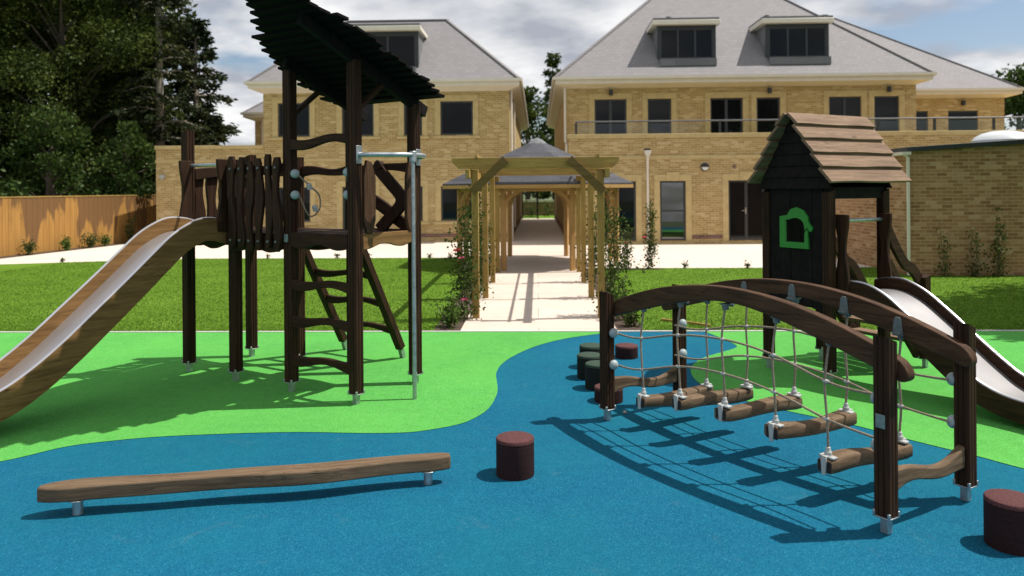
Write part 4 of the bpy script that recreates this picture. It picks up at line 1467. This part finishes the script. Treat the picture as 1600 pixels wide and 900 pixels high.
# ------------------------------------------------------------------ playhouse
PH = thing("playhouse", (2.798, 7.394, 0), R(30), "dark timber playhouse with steep plank roof, green framed window and steel slide", "playhouse")
A_, B_ = .80, .76
for x, y in ((0, 0), (0, B_), (A_, 0), (A_, B_)):
    wpost(PH, x, y, 1.86, .094, z0=.12)
wl = MB()
hole = (.235, .505, 1.345, 1.60)
bw = (B_ - .10) / 5
for i in range(5):
    y0, y1 = .05 + i * bw, .05 + (i + 1) * bw - .004
    zz = .70 + .012 * math.sin(i * 2.2)
    dx = .003 * (i % 2)
    if y1 < hole[0] or y0 > hole[1]:
        wl.span((-.022 - dx, y0, zz), (.02 - dx, y1, 1.90))
    else:
        wl.span((-.022 - dx, y0, zz), (.02 - dx, y1, hole[2]))
        wl.span((-.022 - dx, y0, hole[3]), (.02 - dx, y1, 1.90))
        if y0 < hole[0]:
            wl.span((-.022 - dx, y0, hole[2]), (.02 - dx, hole[0], hole[3]))
        if y1 > hole[1]:
            wl.span((-.022 - dx, hole[1], hole[2]), (.02 - dx, y1, hole[3]))
wl.build("wall_panel", "black_wood", PH, bevel=.002)
# green window frame with a floppy beret on top (px offsets from the frame centre, metres)
out = [(.615, 1.285), (.615, 1.60), (.52, 1.615), (.475, 1.675), (.40, 1.695), (.315, 1.665), (.262, 1.60), (.258, 1.555), (.205, 1.49), (.228, 1.455), (.268, 1.50), (.255, 1.285)]
inn = [(.545, 1.345), (.548, 1.565), (.50, 1.570), (.46, 1.585), (.40, 1.59), (.35, 1.575), (.318, 1.545), (.308, 1.52), (.304, 1.50), (.303, 1.47), (.303, 1.44), (.305, 1.345)]
out = [(a - .05, b) for a, b in out]
inn = [(a - .05, b) for a, b in inn]
nO = len(out)
vv = [(-.045, *q) for q in out] + [(-.045, *q) for q in inn] + [(-.022, *q) for q in out] + [(-.022, *q) for q in inn]
fs = []
for i in range(nO):
    j = (i + 1) % nO
    fs += [(i, j, nO + j, nO + i), (2 * nO + i, 3 * nO + i, 3 * nO + j, 2 * nO + j), (i, 2 * nO + i, 2 * nO + j, j), (nO + i, nO + j, 3 * nO + j, 3 * nO + i)]
bk = MB()
for i in range(5):
    bk.span((.05 + i * .14, B_ - .02 - .003 * (i % 2), .85), (.186 + i * .14, B_ + .02, 1.78))
bk.build("back_panel", "black_wood", PH, bevel=.002)
wf = MB().add(vv, fs).build("window_frame", "window_green", PH)
MB().span((.30, .36, 1.15), (.32, .40, 1.52)).build("inner_panel_bar", "white_plastic", PH, smooth=False)
# gable boards
for side in (0, 1):
    g = MB()
    nb = 6
    xg = -.055 if side == 0 else A_ + .02
    for i in range(nb):
        z0, z1 = 1.88 + i * .115, 1.88 + (i + 1) * .115 + .02
        hwid = lambda z: max(.02, (2.62 - z) * .62)
        a, b = hwid(z0), hwid(min(z1, 2.6))
        g.add([(xg - .014, .38 - a, z0), (xg - .014, .38 + a, z0), (xg, .38 + b, z1), (xg, .38 - b, z1),
               (xg + .022, .38 - a, z0), (xg + .022, .38 + a, z0), (xg + .022, .38 + b, z1), (xg + .022, .38 - b, z1)],
              [(0, 3, 2, 1), (4, 5, 6, 7), (0, 1, 5, 4), (1, 2, 6, 5), (2, 3, 7, 6), (3, 0, 4, 7)])
    g.build("gable_boards", "black_wood", PH, smooth=False)
rp_ = MB()
rr = random.Random(5)
for side in (-1, 1):
    for i in range(5):
        f0, f1 = i / 5, (i + 1) / 5 + .03
        ya, yb = .38 + side * (.50 - .50 * f0) + side * .0, .38 + side * (.50 - .50 * min(f1, 1.0))
        za_, zb_ = 1.90 + .72 * f0 + .035, 1.90 + .72 * min(f1, 1.0) + .004
        ya += side * .018
        x0, x1 = -.155 + rr.uniform(-.012, .012), 1.02 + rr.uniform(-.02, .02)
        nrm = np.array((0, side * .82, .57)) * .028
        s = np.linspace(0, 1, 7)
        low = [(x0 + (x1 - x0) * q, ya, za_ + .004 * math.sin(9 * q + i * 2 + side)) for q in s]
        hi_ = [(x0 + (x1 - x0) * q, yb, zb_) for q in s]
        m_ = len(s)
        vv = low + hi_ + [tuple(np.array(q) + nrm) for q in low] + [tuple(np.array(q) + nrm) for q in hi_]
        fs = []
        for j in range(m_ - 1):
            fs += [(j, m_ + j, m_ + j + 1, j + 1), (2 * m_ + j, 2 * m_ + j + 1, 3 * m_ + j + 1, 3 * m_ + j), (j, j + 1, 2 * m_ + j + 1, 2 * m_ + j), (m_ + j, 3 * m_ + j, 3 * m_ + j + 1, m_ + j + 1)]
        fs += [(0, 2 * m_, 3 * m_, m_), (m_ - 1, 2 * m_ - 1, 4 * m_ - 1, 3 * m_ - 1)]
        if side > 0:
            fs = [tuple(reversed(q)) for q in fs]
        rp_.add(vv, fs)
rp_.build("roof", "roof_wood_X", PH, smooth=False)
MB().span((-.04, -.02, 1.78), (A_ + .04, .02, 1.895)).build("lintel", "black_wood", PH, bevel=.004)
MB().span((-.04, B_ - .02, 1.78), (A_ + .04, B_ + .02, 1.895)).build("lintel", "black_wood", PH, bevel=.004)
mb = MB()
for i in range(6):
    mb.span((.02, .0 + i * .127, .80), (A_ - .02, .12 + i * .127, .845))
mb.build("deck", "stained_wood_X", PH, bevel=.003)
MB().span((.05, -.03, .70), (A_ - .05, .0, .80)).build("fascia_board", "stained_wood_X", PH, bevel=.003)
MB().tube([(.1, -.05, 1.57), (.72, -.05, 1.57)], .017, 12).build("grab_bar", "galvanised", PH)
for xx in (.09, .715):
    s = np.linspace(0, 1, 18)
    hw = .055 + .018 * np.sin(7.5 * s + .6)
    z = .88 + s * .75
    MB().rib(np.stack([-.10 - hw, z], 1), np.stack([-.10 + hw, z], 1), (xx, .02, 0), (0, 1, 0), (0, 0, 1), (.035, 0, 0)).build("entry_board", "stained_wood_Z", PH, bevel=.006)
hs = slide(PH, "slide", [(-.02, .95), (.10, .985), (.30, .985), (.50, .91), (.70, .775), (.86, .655), (1.0, .545), (1.21, .39), (1.38, .285), (1.60, .225), (1.95, .21), (2.2, .215)],
           .12, .70, (0, -1), .165, 'Y', "stained_wood_Y")
MB().span((.16, -1.86, 0), (.22, -1.80, .12)).span((.60, -1.86, 0), (.66, -1.80, .12)).build("steel_foot", "galvanised", hs, smooth=False)
# stairs on the far side
for yy in (.02, B_ - .02):
    MB().bar((A_ + .03, yy, .82), (1.38, yy, .14), .05, .14, (0, 0, 1)).build("stair_stringer", "stained_wood_X", PH, bevel=.006)
    wpost(PH, 1.40, yy - .06 if yy < .3 else yy + .06, .96, .09, z0=.10, name="newel_post")
    pts = sm([(A_ + .04, 1.48), (.98, 1.27), (1.12, 1.10), (1.25, 1.03), (1.42, .84)] if yy < .3 else [(A_ + .05, 1.50), (1.0, 1.30), (1.18, 1.10), (1.34, .99), (1.52, .76)], 5)
    MB().strip(pts, .055, (0, yy - .03 if yy < .3 else yy + .03, 0), (1, 0, 0), (0, 0, 1), (0, .04, 0)).build("handrail_board", "stained_wood_X", PH, bevel=.006)
    pts = sm([(A_ + .05, 1.15), (.95, 1.02), (1.10, .80), (1.34, .62)], 5)
    MB().strip(pts, .04, (0, yy - .03 if yy < .3 else yy + .03, 0), (1, 0, 0), (0, 0, 1), (0, .035, 0)).build("handrail_board", "stained_wood_X", PH, bevel=.006)
for i in range(4):
    f = (i + .7) / 4.6
    x, z = A_ + .03 + f * .56, .82 - f * .68
    MB().span((x - .085, .05, z), (x + .085, B_ - .05, z + .035)).build("tread", "roof_wood_Y", PH, bevel=.004)

# ------------------------------------------------------------------ balance beam
b0, b1 = np.array((-2.729, 4.392)), np.array((-.721, 4.877))
d = b1 - b0
ang = math.atan2(d[1], d[0])
BL = float(np.linalg.norm(d))
BB = thing("balance_beam", (*b0, 0), ang, "long low brown timber balance beam on two steel feet, on blue rubber", "balance beam")
s = np.linspace(0, 1, 40)
xx = -.215 + s * (BL + .36)
mid = .018 * np.sin(7 * s + .4) + .008 * np.sin(17 * s)
hw = .066 + .008 * np.sin(11 * s + 1)
for i, q in ((0, .35), (1, .72), (2, .93), (-1, .5), (-2, .85), (-3, .97)):
    hw[i] *= q
A = np.stack([xx, mid + hw], 1)
B = np.stack([xx, mid - hw], 1)
MB().rib(A, B, (0, 0, .135), (1, 0, 0), (0, 1, 0), (0, 0, .088)).build("beam", "log_wood_X", BB, bevel=.012, segs=3)
for x in (0, BL):
    MB().lathe([(.029, 0), (.029, .095)], (x, .0, 0), 20).lathe([(.055, .086), (.055, .092)], (x, 0, 0), 20).build("steel_foot", "galvanised", BB, bevel=.002)


# ------------------------------------------------------------------ stepping posts
def stepper(x, y, h, top, side, label, grp):
    o = thing("stepping_post", (x, y, 0), random.uniform(0, 6), label, "stepping post", grp)
    r = .127
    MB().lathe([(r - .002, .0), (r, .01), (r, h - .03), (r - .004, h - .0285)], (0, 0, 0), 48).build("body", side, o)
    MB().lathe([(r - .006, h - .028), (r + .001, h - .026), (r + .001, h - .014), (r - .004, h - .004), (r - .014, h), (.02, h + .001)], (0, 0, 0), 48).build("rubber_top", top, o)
    return o


G1 = "maroon stepping posts"
G2 = "dark green stepping posts"
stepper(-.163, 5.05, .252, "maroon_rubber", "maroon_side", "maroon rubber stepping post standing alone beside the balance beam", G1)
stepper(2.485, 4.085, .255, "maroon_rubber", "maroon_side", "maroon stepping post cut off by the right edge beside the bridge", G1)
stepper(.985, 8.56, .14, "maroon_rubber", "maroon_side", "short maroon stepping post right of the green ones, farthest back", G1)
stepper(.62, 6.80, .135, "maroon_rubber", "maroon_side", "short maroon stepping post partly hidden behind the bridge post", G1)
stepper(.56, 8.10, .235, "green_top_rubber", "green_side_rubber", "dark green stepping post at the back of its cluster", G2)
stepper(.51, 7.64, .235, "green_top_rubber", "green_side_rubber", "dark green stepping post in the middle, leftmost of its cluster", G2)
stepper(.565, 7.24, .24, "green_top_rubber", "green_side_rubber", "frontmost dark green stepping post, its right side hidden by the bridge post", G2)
pb = MB().ball((.72, 6.42, .012), .018, 8, .7).build("pebble", "pebble_stone", None)
tag(pb, "small pale pebble lying on the blue rubber by the bridge", "pebble")
sk = MB().tube([(1.75, 10.9, .02), (2.06, 10.62, .03), (2.34, 10.42, .02)], .017, 8).build("wooden_stake", "pergola_wood_X", None)
tag(sk, "thin pale wooden stake lying on the lawn behind the bridge", "stake")


# ------------------------------------------------------------------ plants
def climber(x, y, h, n, label, flowers=(), spread=.14, lean=(0, 0), mat="rose_leaf"):
    o = thing("climbing_rose", (x, y, 0), 0, label, "climbing plant", "climbing roses along the pergola")
    st_ = MB()
    pts_all, tops = [], []
    for k in range(4):
        a = random.uniform(0, 6.28)
        zs = np.linspace(0, h * random.uniform(.7, 1.0), 12)
        px = .05 * np.cos(a + zs * 3) + lean[0] * zs / h + np.cumsum(rng.normal(scale=.012, size=12))
        py = .05 * np.sin(a + zs * 3) + lean[1] * zs / h + np.cumsum(rng.normal(scale=.012, size=12))
        P = np.stack([px, py, zs], 1)
        st_.tube(P, np.linspace(.009, .004, 12), 5)
        pts_all.append(P)
    st_.build("stem", "green_stem", o)
    P = np.vstack([sm(q, 6) for q in pts_all])
    wgt = np.exp(-((P[:, 2] / h) * 1.1)) + .25 + .5 * (np.sin(P[:, 2] * 7 + x * 9) > .2)
    idx = rng.choice(len(P), n, p=wgt / wgt.sum())
    sp = spread * (1.25 - .7 * P[idx, 2:3] / h)
    C = P[idx] + rng.normal(size=(n, 3)) * sp * np.array((.6, .6, .5))
    C[:, 2] = np.abs(C[:, 2]) + .01
    fast_mesh("leaves", leaf_quads(C, .058, 1.6), 4, mat, o)
    for fx, fy, fz, mt in flowers:
        f = MB()
        for k in range(9):
            a = k * 2.4
            r = .012 + .0035 * k
            f.ball((fx + r * math.cos(a), fy + r * math.sin(a), fz + .006 * (k % 3)), .020, 6, .8)
        f.build("flower", mt, o)


cl = [(-1.10, 11.05, 1.95, 520, "leafy climbing rose with yellowing leaves on the nearest left pergola post", ((-.08, -.14, 1.02, "red_petal"), (-.02, -.1, .9, "pink_petal"), (.02, -.1, .3, "pink_petal"))),
      (-1.12, 13.1, 1.9, 420, "climbing rose on the second left pergola post", ()),
      (-1.12, 15.3, 1.85, 420, "climbing rose on the third left pergola post", ()),
      (-1.25, 17.0, 1.3, 560, "bushy climbing rose with pink flowers at the left foot of the gazebo", ((-.22, -.12, .42, "pink_petal"), (-.14, -.14, .50, "pink_petal"), (-.2, -.1, .33, "pink_petal"))),
      (1.10, 11.3, 1.7, 380, "climbing rose on the nearest right pergola post", ()),
      (1.14, 13.2, 1.9, 380, "climbing rose on the second right pergola post", ()),
      (1.14, 15.4, 1.95, 420, "climbing rose on the third right pergola post", ()),
      (2.05, 17.85, 1.1, 380, "short climbing rose with a red flower beside the gazebo, left of the taller cane", ((-.05, -.1, .62, "red_petal"),)),
      (2.62, 17.9, 1.7, 520, "tall caned climbing rose in front of the dark door right of the gazebo", ((-.14, -.1, .75, "red_petal"),))]
for x, y, h, n, lb, fl in cl:
    climber(x, y, h, int(n * (2.0 if abs(x) < 1.3 else 1.5)), lb, fl, .17 if abs(x) < 1.3 else .10)
climber(9.1, 16.05, 1.25, 220, "sparse climber on the outbuilding wall, left of the taller one", (), .12, mat="evergreen_leaf")
climber(8.45, 16.1, 1.05, 160, "thinnest climber on the outbuilding wall beside its left corner", (), .10, mat="evergreen_leaf")
climber(9.55, 16.05, 1.45, 420, "taller dark climber on the outbuilding wall near the right edge", (), .13, mat="evergreen_leaf")


def shrub(x, y, r, h, n, label, mat="shrub_leaf", name="shrub", cat="shrub", grp=None, size=.06):
    o = thing(name, (x, y, 0), 0, label, cat, grp)
    s_ = MB()
    C = []
    for k in range(9):
        a, q = random.uniform(0, 6.28), random.uniform(.2, 1) * r
        tip = (q * math.cos(a), q * math.sin(a), h * random.uniform(.55, 1.0))
        s_.tube([(0, 0, 0), (tip[0] * .4, tip[1] * .4, tip[2] * .6), tip], [.008, .006, .003], 5)
        for _ in range(n // 9):
            f = random.uniform(.25, 1.05)
            C.append(np.array(tip) * np.array((f ** 1.2, f ** 1.2, f)) + rng.normal(scale=r * .22, size=3))
    C = np.array(C)
    C[:, 2] = np.abs(C[:, 2])
    s_.build("stem", "green_stem", o)
    fast_mesh("leaves", leaf_quads(C, size, 1.7), 4, mat, o)


shrub(-1.24, 10.42, .20, .34, 330, "small bright green shrub at the front left corner of the path")
shrub(1.24, 10.45, .17, .26, 260, "small dark green shrub at the front right corner of the path", "rose_leaf")
shrub(1.22, 10.95, .2, .62, 320, "yellow green leafy shrub behind the right front pergola post")
fs_ = [(-15.5, 22.6, .26, .45, "round green shrub by the fence at the left edge"), (-15.4, 24.3, .22, .40, "bright yellow green shrub by the fence, second from left"),
       (-15.3, 25.4, .28, .5, "dark green shrub by the fence beneath the water stains"), (-15.25, 26.2, .18, .36, "small bright shrub by the fence, right of the dark one"),
       (-15.1, 27.6, .22, 1.0, "upright dark shrub in the fence corner beside the brick wing")]
for i, (x, y, r, h, lb) in enumerate(fs_):
    shrub(x, y, r, h, 300, lb, "shrub_leaf" if i in (1, 3) else "broad_leaf", grp="shrubs along the fence", size=.075)
sp_ = [(-12.9, 20.15), (-11.4, 20.6), (-7.55, 20.95), (-4.7, 20.9), (-5.6, 20.95), (-3.0, 20.9), (-2.4, 20.85)]
for i, (x, y) in enumerate(sp_):
    shrub(x, y, .09, .15, 50, "small seedling on the left lawn's back edge where grass meets patio", "broad_leaf", "seedling", "seedling", "seedlings along the left lawn edge", .05)
for x in (3.45, 4.9, 6.6):
    shrub(x, 17.95, .10, .17, 60, "small seedling on the right lawn's back edge where grass meets patio", "broad_leaf", "seedling", "seedling", "seedlings along the right lawn edge", .05)
shrub(-.4, 52.2, .6, .8, 200, "reddish garden bush in the bed beyond the passage gate, left", "rose_leaf", size=.14)
shrub(.7, 52.4, .6, .9, 200, "reddish garden bush in the bed beyond the passage gate, right", "rose_leaf", size=.14)


# ------------------------------------------------------------------ trees
def crown_pts(clumps, per, rad):
    C = []
    for c, r in clumps:
        d = rng.normal(size=(per, 3))
        d /= np.linalg.norm(d, axis=1)[:, None]
        q = rng.random(per) ** .45
        C.append(np.array(c) + d * (q * r)[:, None] * np.array((1, 1, .75)))
    return np.vstack(C)


def broad_tree(x, y, h, r, z0, nc, per, size, label, mat="broad_leaf", name="broadleaf_tree", bark="bark", grp="trees beyond the fence", squash=1.0):
    o = thing(name, (x, y, 0), 0, label, "tree", grp)
    rr_ = random.Random(int(abs(x * 37 + y * 11)))
    tr = MB().tube([(0, 0, -.1), (.05, .03, z0), (.0, .1, h * .6), (.1, 0, h * .9)], [.26, .2, .12, .04], 10)
    cl_ = []
    for k in range(nc):
        a = rr_.uniform(0, 6.28)
        f = (k + .5) / nc
        zz = z0 + (h - z0) * f
        pr = r * math.sin(math.pi * min(1, .18 + .80 * f)) ** .7
        q = pr * rr_.uniform(.25, 1.0)
        c = (q * math.cos(a), q * math.sin(a) * squash, zz + rr_.uniform(-.3, .3))
        cl_.append((c, r * rr_.uniform(.24, .42)))
        tr.tube([(0.03, .05, max(z0 * .8, zz - q * .8)), (c[0] * .5, c[1] * .5, zz - q * .25), c], [.06, .04, .015], 6)
    tr.build("trunk", bark, o)
    C = crown_pts(cl_, per, r)
    out_ = C - np.array((0, 0, z0 + (h - z0) * .45))
    out_ /= np.linalg.norm(out_, axis=1)[:, None]
    fast_mesh("crown", leaf_quads(C, size, 1.5, out_ * .6), 4, mat, o)
    return o


def conifer(x, y, h, r, z0, levels, label, mat="conifer_leaf", bark="pale_bark", name="conifer_tree", grp="trees beyond the fence", droop=.15, size=.26, dens=20, gap=.0, taper=.9, tr=.2):
    o = thing(name, (x, y, 0), 0, label, "tree", grp)
    rr_ = random.Random(int(abs(x * 53 + y * 17)))
    t_ = MB().tube([(0, 0, -.1), (.05, 0, h * .3), (-.04, .05, h * .65), (0, 0, h)], [tr, tr * .8, tr * .5, .03], 10)
    C, D = [], []
    for i in range(levels):
        f = (i + rr_.random()) / levels
        z = z0 + (h - z0) * f
        rad = r * (1 - f ** 1.4 * taper) * rr_.uniform(.65, 1.1)
        for k in range(rr_.choice((3, 4, 5))):
            if rr_.random() < gap:
                continue
            a = rr_.uniform(0, 6.28)
            L = rad * rr_.uniform(.6, 1.08)
            e = np.array((math.cos(a) * L, math.sin(a) * L, z - droop * L + rr_.uniform(-.15, .2)))
            t_.tube([(0, 0, z), (e[0] * .5, e[1] * .5, z + .04 * L), tuple(e)], [.045, .03, .012], 5)
            m_ = int(dens * (L + .4))
            ff = np.sqrt(rng.uniform(.05, 1.0, m_))
            base = np.stack([e[0] * ff, e[1] * ff, z + (e[2] - z) * ff ** 1.5], 1)
            pd = np.array((-math.sin(a), math.cos(a), 0))
            base += pd * (rng.normal(size=(m_, 1)) * .16 * L * (1.15 - ff[:, None] * .7)) + rng.normal(scale=.09, size=(m_, 3))
            C.append(base)
            D.append(np.tile((math.cos(a), math.sin(a), -.35), (m_, 1)))
    t_.build("trunk", bark, o)
    fast_mesh("crown", leaf_quads(np.vstack(C), size, 2.3, np.vstack(D)), 4, mat, o)
    return o


broad_tree(-24.5, 30.0, 18.5, 4.4, 1.0, 110, 1000, .145, "tallest dense evergreen tree at the left edge, dark to the ground", "evergreen_leaf", "evergreen_tree")
broad_tree(-20.2, 31.5, 17.5, 3.8, 1.0, 110, 1000, .14, "dense dark evergreen tree in the middle of the mass behind the fence", "evergreen_leaf", "evergreen_tree")
broad_tree(-20.6, 36.5, 18.0, 2.9, 1.5, 90, 700, .18, "dark evergreen tree behind the bare pale trunk", "evergreen_leaf", "evergreen_tree")
broad_tree(-23.5, 39.0, 20.0, 5.2, 1.0, 90, 440, .34, "dark evergreen tree deepest in the mass at left", "evergreen_leaf", "evergreen_tree")
conifer(-16.3, 32.2, 17, 2.0, 3.2, 40, "tall conifer with a long pale bare trunk left of the sky gap", gap=.12, dens=40, size=.24)
conifer(-15.95, 35.0, 9.9, 2.0, 3.9, 24, "conifer with layered dark branches reaching right into the sky gap", gap=.05, dens=75, droop=.05, size=.24, taper=.75, tr=.24)
conifer(-18.0, 33.6, 13.5, 1.9, 2.4, 34, "narrow conifer between the evergreen mass and the pale trunk", dens=30, size=.26)
broad_tree(-18.3, 27.8, 4.6, 1.9, .8, 26, 190, .17, "light green broadleaf tree leaning over the fence top", "broad_leaf")
broad_tree(-16.4, 29.5, 4.2, 1.5, .8, 22, 170, .16, "low leafy tree in front of the pale trunk", "broad_leaf")
broad_tree(-18.6, 24.2, 5.2, 1.8, .8, 24, 190, .17, "mid green broadleaf tree over the fence at the left edge", "broad_leaf")
conifer(1.55, 72, 14.8, 1.9, 1, 44, "narrow dark conifer rising between the two brick houses", mat="evergreen_leaf", bark="bark", dens=34, size=.34, grp="trees behind the houses", taper=.72)
broad_tree(-.9, 66, 10.2, 2.6, 1.5, 26, 170, .34, "rounded tree in the gap, left of the narrow conifer", "evergreen_leaf", grp="trees behind the houses")
broad_tree(3.6, 68, 9.0, 3.2, 1.0, 26, 170, .34, "dark rounded tree in the gap, right behind the passage", "evergreen_leaf", "evergreen_tree", grp="trees behind the houses")
broad_tree(-4.5, 70, 8.0, 3.2, 1.0, 24, 150, .34, "dark rounded tree hidden mostly behind the left house", "evergreen_leaf", "evergreen_tree", grp="trees behind the houses")
broad_tree(28.6, 46, 8.6, 3.0, 1.0, 30, 220, .26, "leafy tree behind the set back wing at the right edge", "broad_leaf", grp="trees behind the houses")
broad_tree(27.0, 52, 9.4, 2.0, 1.0, 24, 160, .26, "slimmer tree behind the wing roof at far right", "evergreen_leaf", grp="trees behind the houses")
broad_tree(11.7, 11.2, 8.6, 3.1, 2.8, 60, 420, .20, "broad shady tree beyond the right edge whose shade falls on the lawn", "broad_leaf", grp="trees beside the lawn")
